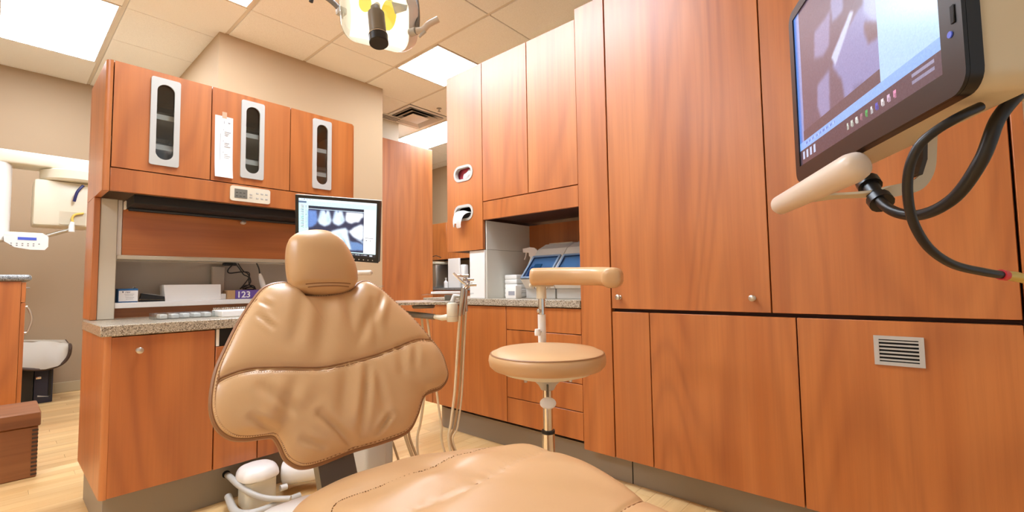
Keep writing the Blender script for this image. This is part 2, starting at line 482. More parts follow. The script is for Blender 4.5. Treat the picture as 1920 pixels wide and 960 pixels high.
def tile(x0, x1, y0, y1):
    key = (round(x1 - x0, 3), round(y1 - y0, 3))
    if key not in tile_cache:
        o = MB().rbox(x0, x1, y0, y1, zt - .002, zt + .012, .003, 1).build('ceiling_tile', 'tile', ce, smooth=0); tile_cache[key] = o.data
    else:
        o = bpy.data.objects.new('ceiling_tile', tile_cache[key]); C.objects.link(o); place(o, Vector(((x0 + x1) / 2, (y0 + y1) / 2, zt + .005)), ce)
def xi(k): return GX + G * k
def yi(k): return GY + G * k
tees = MB()
for ci in range(-6, 8):
    x0, x1 = xi(ci) + .013, xi(ci + 1) - .013
    ri = -10
    while ri < 6:
        if (ci, ri) in taken: ri += 1; continue
        rows = 2 if (ri % 2 == 0 and ri < 0 and (ci, ri + 1) not in taken) else 1
        tile(x0, x1, yi(ri) + .004, yi(ri + rows) - .004)
        ri += rows
for k in range(-6, 9): tees.box(xi(k) - .011, xi(k) + .011, yi(-10), yi(6), zt + .003, zt + .02)
tees.build('tee_bar', 'tee', ce, smooth=0)
cross = MB()
for k in range(-10, 7): cross.box(xi(-6), xi(8), yi(k) - .006, yi(k) + .006, zt + .006, zt + .02)
cross.build('tee_bar', 'tee_shade', ce, smooth=0)
b2 = MB(); b2.box(-3, xi(-6) - .012, -3, 8.2, zt, zt + .02); b2.box(xi(8) + .012, 6.2, -3, 8.2, zt, zt + .02)
b2.box(xi(-6), xi(8), -3, yi(-10) - .004, zt, zt + .02); b2.box(xi(-6), xi(8), yi(6) + .004, 8.2, zt, zt + .02)
b2.build('ceiling_border', 'tile', ce, smooth=0)

for ci, ri, rows, lab in LIGHTS:
    x0, x1, y0, y1 = xi(ci), xi(ci + 1), yi(ri), yi(ri + rows)
    t = thing('ceiling_light', lab, 'light', ((x0 + x1) / 2, (y0 + y1) / 2, zt), 'ceiling light panels')
    f = MB()
    for a in ((x0 + .013, x0 + .03, y0 + .006, y1 - .006), (x1 - .03, x1 - .013, y0 + .006, y1 - .006), (x0 + .03, x1 - .03, y0 + .006, y0 + .02), (x0 + .03, x1 - .03, y1 - .02, y1 - .006)):
        f.box(*a, zt - .003, zt + .012)
    f.build('frame', 'tee', t, smooth=0)
    B(x0 + .03, x1 - .03, y0 + .02, y1 - .02, zt + .002, zt + .006).build('diffuser', 'diffuser', t, smooth=0)

# air vent
x0, x1, y0, y1 = xi(3), xi(4), yi(1), yi(2)
t = thing('ceiling_vent', 'square metal air vent in the ceiling beside the light panel', 'vent', ((x0 + x1) / 2, (y0 + y1) / 2, zt))
def sq_ring(cx, cy, a, b, z0, z1, z2):
    m = MB(); vs = []
    for h, z in ((a, z0), (b, z1), (b, z1 + .004), (a, z0 + .004)):
        vs += [(cx - h, cy - h, z), (cx + h, cy - h, z), (cx + h, cy + h, z), (cx - h, cy + h, z)]
    fs = []
    for r in range(4):
        for k in range(4):
            a_ = r * 4 + k; b_ = r * 4 + (k + 1) % 4; r2 = ((r + 1) % 4) * 4
            fs.append((a_, b_, r2 + (k + 1) % 4, r2 + k))
    return m.add(vs, fs)
cx, cy = (x0 + x1) / 2, (y0 + y1) / 2
sq_ring(cx, cy, .305, .255, zt - .002, zt + .0, 0).build('frame', 'white', t, smooth=0)
sq_ring(cx, cy, .255, .17, zt - .012, zt + .03, 0).build('louver', 'grey', t, smooth=0)
sq_ring(cx, cy, .20, .12, zt - .016, zt + .02, 0).build('louver', 'grey', t, smooth=0)
B(cx - .13, cx + .13, cy - .13, cy + .13, zt - .018, zt - .012, .004).build('centre_plate', 'white', t)
B(cx - .29, cx + .29, cy - .29, cy + .29, zt + .026, zt + .029).build('plenum', 'dark', t, smooth=0)
# sprinkler
p = Vector((3.47, 4.2, zt))
t = thing('sprinkler_head', 'small metal sprinkler head on the ceiling by the wood cabinets', 'sprinkler', p)
MB().lathe([(.03, -.004), (.03, 0), (.008, .001)], Matrix.Translation(p + Vector((0, 0, -.002))), 16).build('escutcheon', 'steel', t)
MB().lathe([(.006, -.035), (.006, -.004)], Matrix.Translation(p + Vector((0, 0, -.002))), 10).build('stem', 'steel', t)
MB().lathe([(.018, -.04), (.018, -.036), (.004, -.034)], Matrix.Translation(p + Vector((0, 0, -.002))), 12).build('deflector', 'steel', t)
# slot diffuser
t = thing('slot_diffuser', 'narrow slotted air grille on the ceiling at the wall corner', 'vent', (3.2, 4.86, zt))
B(3.02, 3.36, 4.80, 4.93, zt - .016, zt - .003).build('frame', 'tee', t)
for yy in (4.825, 4.865, 4.905): B(3.03, 3.35, yy - .009, yy + .009, zt - .0185, zt - .015).build('slot', 'dark', t)

# walls
struct('wall_back', B(-3, 1.16, 6.3, 6.4, 0, HZ + .03), 'wall_dark')
struct('wall_column', B(1.164, 2.702, 4.21, 8.1, 0, HZ + .03), 'wall')
struct('wall_corner', B(2.702, 3.443, 4.99, 8.1, 0, HZ + .03), 'wall_white')
struct('wall_far', B(3.443, 6.2, 8.1, 8.2, 0, HZ + .03), 'wall')
struct('wall_end', B(5.28, 5.36, 2.9, 8.1, 0, HZ + .03), 'wall')
struct('wall_bay', B(5.36, 6.2, 2.9, 2.98, 0, HZ + .03), 'wall')
struct('wall_outer', B(6.1, 6.2, -3, 2.9, 0, HZ + .03), 'wall_white')
struct('wall_left', B(-3.1, -3, -3, 6.4, 0, HZ + .03), 'wall_white')
struct('wall_right', B(2.66, 2.74, -3, -.3, 0, HZ + .03), 'wall_white')
struct('baseboard_back', B(-3, 1.16, 6.285, 6.3, 0, .1, .004, 1), 'base')

# ------------------------------------------------------------------ right wall run (fronts face -X)
XF = 2.05; XB = 2.64; TH = .02
def xpanel(y0, y1, z0, z1, name, parent, m='wood', x0=XF, th=TH, r=.0015):
    return B(x0, x0 + th, y0, y1, z0, z1, r, 1).build(name, m, parent)
g = .0022
# tall cabinet
t = thing('tall_cabinet', 'tall cherry cabinet with two huge doors behind the hanging monitor', 'cabinet', (XF, .46, .862))
carcass(t, XF + TH + .002, XB, -.232, 1.153, .864, 2.48, 'x')
d = xpanel(.442 + g, 1.154 - g, .866, 2.48, 'cabinet_door', t); knob((XF, 1.108, .922), -X, d); knob((XF, .507, .924), -X, d)
xpanel(-.230 + g, .442 - g, .866, 2.48, 'cabinet_door', t)
# lower cabinet
t = thing('base_cabinet', 'low cherry cabinet with a grey vent grille in its door', 'cabinet', (XF, .46, 0))
carcass(t, XF + TH + .002, XB, -.232, 1.153, .14, .852, 'x')
xpanel(.957 + g, 1.154 - g, .14, .850, 'cabinet_door', t)
xpanel(.360 + g, .957 - g, .14, .850, 'cabinet_door', t)
dv = xpanel(-.230 + g, .360 - g, .14, .850, 'cabinet_door', t)
B(XF + .03, XB, -.232, 1.153, .853, .863).build('top_rail', 'core', t, smooth=0)
# grille in the door
yc, zc = .0627, .749
fo = rect_pts(-.066, .066, -.050, .050, 8); fi = rect_pts(-.052, .052, -.038, .038, 8)
gr = MB().ring(fo, fi, (XF, yc, zc), -Y, Z, -X, .0, .006).build('vent_grille', 'grey', dv)
for k in range(6):
    zz = zc - .031 + k * .0125
    B(XF - .0045, XF - .0005, yc - .052, yc + .052, zz - .0028, zz + .0028).build('slat', 'grey', gr)
B(XF - .0008, XF - .0002, yc - .053, yc + .053, zc - .039, zc + .039).build('backing', 'socket', gr)
# pillar panel
t = thing('pilaster', 'tall narrow cherry filler panel beside the counter niche', 'panel', (XF, 1.244, .14))
B(XF - .004, XF + .03, 1.156, 1.332, .14, 2.483, .0015, 1).build('panel', 'wood', t)
B(XF + .03, XB, 1.305, 1.331, .14, 2.475).build('side_board', 'wood', t)
# end panel
t = thing('end_panel', 'cherry end panel closing the cabinet run beside the cream wall', 'panel', (XF, -.25, 0))
B(XF - .004, XB, -.262, -.2345, 0, 2.483, .0015, 1).build('panel', 'wood', t)
# plinth
m = MB()
pts = [(2.128, -.228)] + [(2.128, 2.52)] + [(2.128 + .12 * (1 - math.cos(a)), 2.52 + .12 * math.sin(a)) for a in np.linspace(.15, PI / 2, 8)] + [(2.60, 2.64), (2.60, -.228)]
m.prism(pts, (0, 0, 0), X, Y, Z, 0, .136)
pli = tag(m.build('plinth', 'kick'), 'grey plinth under the long run of wall cabinets', 'plinth')
for yy in (1.105,): B(2.1255, 2.1285, yy - .002, yy + .002, .001, .135).build('joint', 'socket', pli)
# base cabinets below the counter
t = thing('base_cabinet', 'cherry base cabinet with a plain door left of the drawers', 'cabinet', (XF, 2.26, 0))
carcass(t, XF + TH + .002, XB, 1.868, 2.645, .18, .860, 'x')
xpanel(1.868 + g, 2.567 - g, .178, .858, 'cabinet_door', t); xpanel(2.567 + g, 2.65, .178, .858, 'cabinet_door', t)
B(XF + TH + .002, XB, 2.6465, 2.655, .178, .858).build('side_board', 'wood', t)
t = thing('drawer_cabinet', 'cherry drawer cabinet behind the round stool seat', 'cabinet', (XF, 1.6, 0))
carcass(t, XF + TH + .002, XB, 1.335, 1.866, .18, .860, 'x')
for k, (z0, z1) in enumerate(((.724, .858), (.469, .720), (.325, .465), (.178, .321))):
    dr = xpanel(1.334 + g, 1.868 - g, z0, z1, 'drawer', t)
    if k == 0: knob((XF, 1.585, z0 + .095), -X, dr)
tag(B(XF - .012, XB, 1.334, 2.655, .863, .904, .003, 1).build('countertop', 'counter'), 'speckled grey countertop in the niche of the right cabinet run', 'countertop')
# wall cabinet over the niche
t = thing('wall_cabinet', 'cherry wall cabinet with two doors above the counter niche', 'cabinet', (XF, 1.69, 1.4))
carcass(t, XF + TH + .002, XB, 1.334, 2.053, 1.42, 2.428, 'x')
xpanel(1.679 + g, 2.056 - g, 1.522, 2.43, 'cabinet_door', t); xpanel(1.333 + g, 1.679 - g, 1.522, 2.43, 'cabinet_door', t)
xpanel(1.333 + g, 2.056 - g, 1.402, 1.517, 'fascia', t)
# niche lining
t = thing('niche_lining', 'pale side wall and dark cherry back of the counter niche', 'panel', (2.3, 1.7, .904))
B(2.075, 2.52, 2.049, 2.056, .9045, 1.215).build('side_panel', 'niche', t, smooth=0)
B(2.075, 2.52, 2.0475, 2.056, 1.2165, 1.40).build('side_panel', 'niche', t, smooth=0)
B(2.505, 2.52, 1.335, 2.047, .9045, 1.40).build('back_panel', 'wood', t, smooth=0)
# white post under the dispenser cabinet
t = thing('divider_post', 'white divider box between the niche and the sink opening', 'panel', (2.28, 2.125, .904))
B(2.062, 2.50, 2.057, 2.195, .9045, 1.213, .002, 1).build('body', 'white', t)
# dispenser cabinet with two stadium holes
t = thing('dispenser_cabinet', 'tall narrow cherry cabinet with two oval dispenser slots', 'cabinet', (XF, 2.23, 1.215))
HY, HW, HH = 2.235, .165, .088
m = MB()
for z0, z1, hz in ((1.216, 1.6, 1.468), (1.6, 2.428, 1.733)):
    ub, zb = (-(2.399 - HY), HY - 2.058), (z0 - hz, z1 - hz)              # u runs along -Y
    ds = slot_dirs(HW, HH, [(a, b) for a in ub for b in zb])
    outer = box_at(ds, *ub, *zb); inner = stadium_at(ds, HW, HH)
    m.ring(outer, inner, (XF, HY, hz), -Y, Z, X, 0, TH)
fp = m.build('front_panel', 'wood', t, smooth=0)
for hz in (1.468, 1.733):
    o1 = slot_dirs(HW, HH)
    MB().ring(stadium_at(o1, HW + .02, HH + .02), stadium_at(o1, HW - .012, HH - .012), (XF, HY, hz), -Y, Z, X, -.004, .024).build('slot_rim', 'grey', fp)
B(XF + TH, XB, 2.396, 2.4, 1.216, 2.428).build('side_board', 'wood', t)
carcass(t, XF + TH + .002, XB, 2.058, 2.394, 1.218, 2.426, 'x')
B(XF + .024, XB - .1, 2.076, 2.376, 1.59, 1.60).build('shelf', 'filler', t)
# things in the slots
gb = thing('glove_box', 'red glove box with a white glove showing in the upper slot', 'box', (2.15, HY, 1.60))
B(2.088, 2.26, HY - .11, HY + .11, 1.6005, 1.80, .004).build('carton', 'redbox', gb)
gp = []
for i in range(7):
    r_ = []
    for j in range(9):
        a = j / 8; b = i / 6
        r_.append(Vector((2.083 - .018 * math.sin(PI * a) * math.sin(PI * b) - .006 * math.sin(7 * a + 3 * b), HY + .03 - .09 * a, 1.70 + .02 * a + .05 * b - .02 * abs(a - .5))))
    gp.append(r_)
MB().grid(gp).build('glove', 'paper', gb, fix=False)
tb = thing('towel_pack', 'white paper towel poking out of the lower oval slot', 'tissue', (2.15, HY, 1.236))
B(2.10, 2.28, HY - .11, HY + .11, 1.2345, 1.475, .006).build('pack', 'dark', tb)
gp = []
for i in range(12):
    b = i / 11; r_ = []
    x = 2.10 - .09 * math.sin(b * PI * .62); z = 1.475 + .018 * math.sin(b * PI) - .085 * b * b
    wd = .062 * (1 - .45 * b)
    for j in range(13):
        a = j / 12 * 2 - 1
        r_.append(Vector((x + .009 * math.sin(9 * a + 2 * b) * b - .02 * (1 - a * a) * b, HY - .01 + .03 * b + wd * a, z + .010 * math.cos(7 * a) * b - .03 * b * abs(a - .15) + .012 * a * (1 - b))))
    gp.append(r_)
MB().grid(gp).build('towel', 'paper', tb, fix=False)
tl = [Vector((2.034, HY + .066, 1.452)), Vector((2.03, HY + .071, 1.43)), Vector((2.033, HY + .072, 1.40))]
MB().tube(tl, [.007, .006, .004], 6).build('towel_tail', 'paper', tb)

# things in the niche
t = thing('spray_bottle', 'white trigger spray bottle at the back of the niche', 'bottle', (2.40, 1.88, .904))
bx, by = 2.38, 1.925
MB().lathe([(.034, .905), (.036, .91), (.036, 1.09), (.030, 1.12), (.014, 1.16), (.014, 1.175)], Matrix.Translation((bx, by, 0)), 24).build('bottle', 'white', t)
fd = Vector((-.35, .94, 0)).normalized()
bs = Vector((bx, by, 0))
side = [(-.03, 1.175), (.018, 1.175), (.02, 1.20), (.06, 1.202), (.062, 1.228), (.01, 1.236), (-.02, 1.232), (-.045, 1.21)]
nn = fd.cross(Z)
MB().prism(side, bs, fd, Z, nn, -.012, .012).build('trigger_head', 'spray', t)
MB().tube([bs + fd * .040 + Z * 1.205, bs + fd * .044 + Z * 1.18, bs + fd * .054 + Z * 1.155], [.006, .005, .004], 8).build('trigger', 'spray', t)
t = thing('paper_towel_stack', 'stack of white folded towels beside the pale niche wall', 'towels', (2.30, 1.98, .904))
for k in range(5):
    B(2.23, 2.34, 1.935, 2.04, .9045 + k * .03, .9335 + k * .03, .006).build('towel_fold', 'paper', t)
t = thing('soap_box', 'small white carton between the towel stack and stool arm', 'box', (2.235, 1.87, .904))
B(2.10, 2.155, 1.83, 1.915, .9045, .985, .003).build('carton', 'white', t)
B(2.0988, 2.0999, 1.84, 1.89, .925, .95).build('print', 'ink', t)
# angled organizer with clear lids
t = thing('bin_organizer', 'white slanted organizer with blue clear lids on the niche counter', 'organizer', (2.28, 1.56, .904))
prof = [(2.13, 1.0), (2.11, 1.02), (2.29, 1.21), (2.37, 1.245), (2.44, 1.235), (2.48, 1.16), (2.48, .9645), (2.16, .9645)]
for k, (ya, yb) in enumerate(((1.58, 1.80), (1.345, 1.575))):
    bd = MB().prism([(a, b) for a, b in prof], (0, 0, 0), X, Z, Y, ya, yb).build('bin', 'white', t, smooth=20)
    sl = Vector((2.29 - 2.11, 0, 1.21 - 1.02)).normalized(); nrm = Vector((-sl.z, 0, sl.x))
    O_ = Vector((2.11, (ya + yb) / 2, 1.02)) + nrm * .001
    MB().ring(rect_pts(-.105, .105, .0, .19, 6), rect_pts(-.093, .093, .012, .178, 6), O_, Y, sl, nrm, 0, .012).build('lid_frame', 'slate', bd)
    MB().prism(rect_pts(-.093, .093, .012, .178, 1), O_, Y, sl, nrm, .008, .010).build('lid', 'bluetint', bd)
    if k == 0:
        for (a, b, w_, h_, mm) in ((-.05, .06, .05, .06, 'lilac'), (.03, .085, .055, .075, 'teal'), (-.02, .04, .04, .04, 'white'), (.065, .06, .02, .08, 'blue')):
            MB().rbox(-w_ / 2, w_ / 2, -h_ / 2, h_ / 2, 0, .007, .003, 2, Matrix((( *(Y.to_tuple()[:1]), sl.x, nrm.x, 0), (1, sl.y, nrm.y, 0), (0, sl.z, nrm.z, 0), (0, 0, 0, 1))) if False else (Matrix.Translation(O_ + Y * a + sl * b) @ Matrix((Y, sl, nrm)).transposed().to_4x4())).build('packet', mm, bd)
    else:
        for q in range(5):
            MB().rbox(-.012, .012, -.004, .004, 0, .004, .001, 1, Matrix.Translation(O_ + Y * (-.06 + q * .03) + sl * (.04 + .01 * (q % 2))) @ Matrix((Y, sl, nrm)).transposed().to_4x4()).build('packet', 'dark' if q % 2 else 'white', bd)
    sl2 = MB(); 
    B(2.16, 2.44, (ya + yb) / 2 - .11, (ya + yb) / 2 + .11, .9045, .963, .004).build('foot', 'grey', bd)
    B(2.375, 2.435, ya + .02, yb - .02, 1.2455, 1.252, .002, 1).build('ridge', 'filler', bd)

# ------------------------------------------------------------------ background past the right run
t = thing('room_divider', 'wide cherry wall panel right of the tan column', 'panel', (3.4, 4.93, 0))
B(2.95, 3.925, 4.90, 4.985, 0, 2.83, .003, 1).build('panel', 'wood', t)
t = thing('wall_cabinet', 'distant cherry wall cabinet seen past the far panel', 'cabinet', (5.1, 5.3, 1.5))
carcass(t, 4.872, 5.275, 4.6, 6.2, 1.40, 2.0, 'x')
for ya, yb in ((4.6, 5.15), (5.154, 5.7), (5.704, 6.2)): xpanel(ya, yb, 1.40, 2.0, 'cabinet_door', t, x0=4.85)
t = thing('base_cabinet', 'distant cherry base cabinet under the far grey counter', 'cabinet', (4.9, 5.0, 0))
carcass(t, 4.672, 5.275, 3.6, 6.2, .1, .90, 'x')
for ya, yb in ((3.6, 4.6), (4.604, 5.4), (5.404, 6.2)):
    xpanel(ya, yb, .1, .70, 'cabinet_door', t, x0=4.65); xpanel(ya, yb, .704, .90, 'drawer', t, x0=4.65)
B(4.70, 5.275, 3.6, 6.2, 0, .1).build('plinth', 'kick', t)
tag(B(4.62, 5.275, 3.58, 6.2, .905, .94, .003, 1).build('countertop', 'counter_grey'), 'grey countertop in the distance beside the tall panel', 'countertop')
q = onplane(825, 505, 0, 4.85)
t = thing('sterilizer', 'stainless steel sterilizer on the distant counter', 'sterilizer', (4.85, q.y, .94))
B(4.70, 5.1, q.y - .08, q.y + .2, .941, 1.32, .02, 3).build('body', 'steel', t)
B(4.69, 5.12, q.y - .09, q.y + .21, 1.321, 1.36, .008).build('lid', 'putty', t)
B(4.685, 4.699, q.y + .12, q.y + .18, .98, 1.28, .004).build('front_trim', 'dark', t)
MB().tube(spline([(4.75, q.y + .1, 1.361), (4.72, q.y + .06, 1.43), (4.78, q.y, 1.46), (4.9, q.y - .05, 1.40), (4.9, q.y - .06, 1.362)], 20), .006, 6).build('cord', 'black', t)
# white board and dispenser by the distant sink
q1 = onplane(840, 505, 0, 4.8); q2 = onplane(861, 505, 0, 4.8)
t = thing('splash_panel', 'white splash panel standing on the distant counter', 'panel', (4.8, (q1.y + q2.y) / 2, .94))
B(4.80, 4.83, min(q1.y, q2.y), max(q1.y, q2.y), .941, 1.40, .003, 1).build('board', 'white', t)
q1 = onplane(862, 505, 0, 4.95); q2 = onplane(880, 505, 0, 4.95)
t = thing('towel_dispenser', 'tall white dispenser behind the metal dental handpieces', 'dispenser', (4.9, q2.y, .94))
B(4.84, 4.94, q2.y, q2.y + .16, .941, 1.30, .02, 3).build('case', 'white', t)
B(4.833, 4.84, q2.y + .03, q2.y + .13, .99, 1.02, .002, 1).build('slot', 'grey', t)
t = thing('soap_bottle', 'small white pump bottle on the distant counter', 'bottle', (4.75, onplane(836, 520, 0, 4.75).y, .94))
yy = onplane(836, 520, 0, 4.75).y
MB().lathe([(.03, .941), (.032, .95), (.032, 1.03), (.012, 1.05), (.012, 1.06)], Matrix.Translation((4.75, yy, 0)), 16).build('bottle', 'white', t)
MB().lathe([(.006, 1.06), (.006, 1.085), (.016, 1.086), (.016, 1.096)], Matrix.Translation((4.75, yy, 0)), 10).build('pump', 'white', t)

# ------------------------------------------------------------------ left unit (fronts face -Y)
XL = .298; YU = 2.62; YD = 2.42; YM = 2.87; XR = 1.468; YBK = 3.10
def ypanel(x0, x1, z0, z1, name, parent, y0, m='wood', th=.02):
    return B(x0, x1, y0, y0 + th, z0, z1, .0015, 1).build(name, m, parent)
t = thing('wall_cabinet', 'cherry upper cabinet with three grey oval windows on the left', 'cabinet', (.88, YU, 1.43))
pr = [(0, 0)] + [(.0, .03)] + [(.022 - .022 * math.cos(a), .022 - .022 * math.sin(a)) for a in np.linspace(.1, PI / 2, 7)]
edge = [(XL, YBK), (XL, YU + .024)] + [(XL + .022 * (1 - math.cos(a)), YU + .022 * (1 - math.sin(a))) for a in np.linspace(0, PI / 2, 8)] + [(XL + .024, YU + .02), (XL + .024, YBK)]
MB().prism(edge, (0, 0, 0), X, Y, Z, 1.43, 2.012).build('side_board', 'wood', t)
B(XR - .0, XR + .018, YU + .021, YBK, 1.43, 2.012).build('side_board', 'wood', t)
B(XL + .024, XR, YU, YU + .02, 1.43, 1.531, .0015, 1).build('fascia', 'wood', t)
B(XL + .0245, XR, YU + .0215, YBK - .0205, 1.995, 2.012).build('top_board', 'wood', t)
B(XL + .0245, XR, YU + .0215, YBK - .0205, 1.515, 1.531).build('bottom_board', 'filler', t)
B(XL + .0245, XR, YBK - .02, YBK, 1.43, 2.012).build('back_board', 'recess', t)
for z in (1.665, 1.81): B(XL + .025, XR, YU + .03, YBK - .021, z - .012, z + .012).build('shelf', 'white', t)
DX = (.322, .699, 1.085, 1.468); WX = ((.453, .567), (.833, .944), (1.214, 1.323))
ZW0, ZW1 = 1.570, 1.985; ZWc = (ZW0 + ZW1) / 2
for k in range(3):
    a, b = DX[k] + g, DX[k + 1] - g; wc = sum(WX[k]) / 2
    xb_, zb = (a - wc, b - wc), (1.536 - ZWc, 2.012 - ZWc)
    ds = slot_dirs(.078, .372, [(p_, q_) for p_ in xb_ for q_ in zb])
    outer = box_at(ds, *xb_, *zb)
    dn = MB().ring(outer, stadium_at(ds, .078, .372), (wc, YU, ZWc), X, Z, Y, 0, .02).build('cabinet_door', 'wood', t, smooth=0)
    ds = slot_dirs(.068, .358, rrect(.113, .415, .010, 4))
    fo = rr_at(ds, .113, .415, .010)
    MB().ring(fo, stadium_at(ds, .068, .358), (wc, YU, ZWc), X, Z, Y, -.009, -.0003).build('window_frame', 'framegrey', dn)
    MB().prism(stadium_at(slot_dirs(.0775, .371), .0775, .371), (wc, YU, ZWc), X, Z, Y, .006, .009).build('pane', 'smoke', dn)
# folded packets on its shelves
for i, (px, z, w_, h_, mm, lab) in enumerate((
        (.51, 1.8225, .14, .03, 'midgrey', 'grey folded pack on the upper shelf behind the first window'),
        (.50, 1.6775, .12, .045, 'midgrey', 'dark folded pack on the middle shelf behind the first window'),
        (.50, 1.5315, .12, .03, 'midgrey', 'flat grey pack on the bottom shelf behind the first window'),
        (.885, 1.6775, .2, .02, 'paper', 'white tray stack behind the middle window'),
        (.885, 1.8225, .2, .035, 'dark', 'dark tray stack behind the middle window'),
        (1.265, 1.6775, .2, .05, 'midgrey', 'green grey tray stack behind the last window'),
        (1.265, 1.8225, .2, .02, 'grey', 'grey tray on the upper shelf behind the last window'))):
    tt = thing('folded_pack', lab, 'pack', (px, YU + .16, z), 'packs inside the upper cabinet')
    for q in range(2):
        B(px - w_ / 2 + .01 * q, px + w_ / 2 - .012 * q, YU + .09, YU + .25, z + .0005 + q * h_ / 2, z + (q + 1) * h_ / 2, .005).build('layer', mm, tt)
# keypad on the fascia
t = thing('control_panel', 'cream keypad with a grey display on the upper cabinet fascia', 'keypad', (.883, YU, 1.484))
kx0, kx1, kz0, kz1 = .787, .980, 1.444, 1.522
MB().prism([(a + (kx0 + kx1) / 2, b + (kz0 + kz1) / 2) for a, b in rrect(kx1 - kx0, kz1 - kz0, .012)], (0, YU, 0), X, Z, -Y, .0005, .009).build('case', 'cream', t)
B(.806, .866, YU - .0105, YU - .0088, 1.460, 1.507).build('display', 'lcd', t)
for k in range(6): B(.812 + (k % 3) * .017, .822 + (k % 3) * .017, YU - .0112, YU - .0104, 1.468 + (k // 3) * .018, 1.471 + (k // 3) * .018).build('digit', 'dark', t)
for (a, b) in ((.884, 1.484), (.884, 1.470), (.915, 1.494), (.938, 1.494), (.960, 1.494), (.915, 1.468), (.938, 1.468), (.960, 1.468)):
    B(a - .006, a + .006, YU - .0105, YU - .0088, b - .004, b + .004, .0015, 1).build('button', 'grey', t)
# taped paper note
t = thing('paper_note', 'white paper list taped to the middle upper cabinet door', 'note', (.754, YU, 1.55))
nx0, nx1, nz0, nz1 = .714, .795, 1.556, 1.872
gp = [[Vector((nx0 + (nx1 - nx0) * j / 4 + .002 * (1 - i / 20), YU - .0012 - .010 * (1 - i / 20) ** 6 - .001 * math.sin(j), nz0 + (nz1 - nz0) * i / 20)) for j in range(5)] for i in range(21)]
MB().grid(gp).build('sheet', 'paper', t, fix=False)
B(.745, .766, YU - .0022, YU - .0003, 1.862, 1.895).build('tape', 'tape', t)
m = MB()
for k in range(4):
    zz = 1.80 - k * .058
    m.box(.751, .7535, YU - .0034, YU - .0016, zz, zz + .004)
    for q in range(3): m.box(.757, .785 - .006 * ((k + q) % 3), YU - .0034, YU - .0018, zz - .008 - q * .009, zz - .0065 - q * .009)
m.box(.754, .756, YU - .0034, YU - .0018, 1.835, 1.848); m.box(.772, .782, YU - .0034, YU - .0018, 1.84, 1.844)
m.box(.738, .739, YU - .0036, YU - .0022, 1.60, 1.78)
m.build('print', 'ink', t, smooth=0)
# hutch between counter and upper cabinet
t = thing('hutch', 'cherry and putty hutch with a flip door above the left counter', 'cabinet', (.88, YM, .855))
B(XL, XL + .024, YM - .01, YBK - .001, .856, 1.429, .002, 1).build('side_board', 'wood', t)
B(XL + .0245, .385, YM - .006, YBK - .03, .856, 1.429, .002, 1).build('filler', 'filler', t)
B(.3855, .404, YM + .004, YBK - .03, 1.146, 1.4285, .002, 1).build('filler', 'white', t)
fd_ = B(.4055, XR, YM, YM + .02, 1.163, 1.386, .0015, 1).build('flip_door', 'woodx', t); knob((.929, YM, 1.366), -Y, fd_)
B(.386, XR, YM - .002, YBK - .04, 1.143, 1.161, .002, 1).build('rail', 'filler', t)
B(.386, XR, YBK - .038, YBK - .03, .93, 1.142).build('back_board', 'recess', t)
B(.3855, XR, YM + .0, YBK - .041, .906, .932, .002, 1).build('shelf', 'white', t)
B(.3855, XR, YM + .075, YM + .09, .857, .9055).build('riser', 'woodx', t)
B(XR, XR + .018, YM, YBK - .001, .856, 1.429).build('side_board', 'wood', t)
t = thing('roller_housing', 'black roller housing and painted-in shade under the left upper cabinet', 'housing', (.88, 2.75, 1.39))
B(.41, XR - .01, YU + .03, YM + .05, 1.3885, 1.4285, .004).build('case', 'blackmat', t)  # black case also carries the shade of the cabinet's underside
MB().tube([(.42, YM - .035, 1.386), (XR - .02, YM - .035, 1.386)], .012, 10).build('roller', 'black', t)
B(.404, .4115, YM - .05, YM - .01, 1.38, 1.42, .002, 1).build('end_cap', 'white', t)
# countertop
tag(B(.283, 1.49, 2.40, 2.955, .811, .855, .003, 1).build('countertop', 'counter'), 'speckled tan countertop of the left cabinet unit', 'countertop')
# base cabinets
edge = [(XL, YBK - .02), (XL, YD + .024)] + [(XL + .022 * (1 - math.cos(a)), YD + .022 * (1 - math.sin(a))) for a in np.linspace(0, PI / 2, 8)] + [(XL + .02, YD + .02), (XL + .02, YBK - .02)]
t = thing('base_cabinet', 'cherry base cabinet with a wide knobbed door at the left corner', 'cabinet', (.49, YD, .17))
MB().prism(edge, (0, 0, 0), X, Y, Z, .176, .8095).build('side_board', 'wood', t)
carcass(t, .319, .682, YD + .022, YBK - .02, .178, .809, 'y')
d = ypanel(.32, .682 - g, .178, .806, 'cabinet_door', t, YD); knob((.407, YD, .746), -Y, d)
t = thing('base_cabinet', 'cherry base cabinet with a black slot below the left counter', 'cabinet', (.775, YD, .17))
carcass(t, .6835, .866, YD + .022, YBK - .02, .178, .809, 'y')
ypanel(.682 + g, .868 - g, .178, .728, 'cabinet_door', t, YD)
B(.685, .697, YD + .001, YD + .021, .731, .807).build('liner', 'white', t)
B(.697, .866, YD + .012, YD + .021, .731, .807).build('slot_back', 'blackmat', t)
t = thing('base_cabinet', 'cherry base cabinet hidden behind the dental chair back', 'cabinet', (1.17, YD, .17))
carcass(t, .8675, XR, YD + .022, YBK - .02, .178, .809, 'y')
ypanel(.868 + g, 1.166, .178, .806, 'cabinet_door', t, YD); ypanel(1.17, XR, .178, .806, 'cabinet_door', t, YD)
B(XR + .0005, XR + .018, YD, YBK - .02, .176, .8095).build('side_board', 'wood', t)
pl_ = tag(B(.318, 1.45, 2.488, 3.04, 0, .1745, .002, 1).build('plinth', 'kick'), 'grey plinth under the left base cabinets', 'plinth')
qh = onplane(424, 889, 1, 2.488)
MB().lathe([(.017, 0), (.017, .003), (.010, .004)], Matrix.Translation((qh.x, 2.4875, qh.z)) @ Matrix.Rotation(PI / 2, 4, 'X'), 16).build('hose_hole', 'socket', pl_)

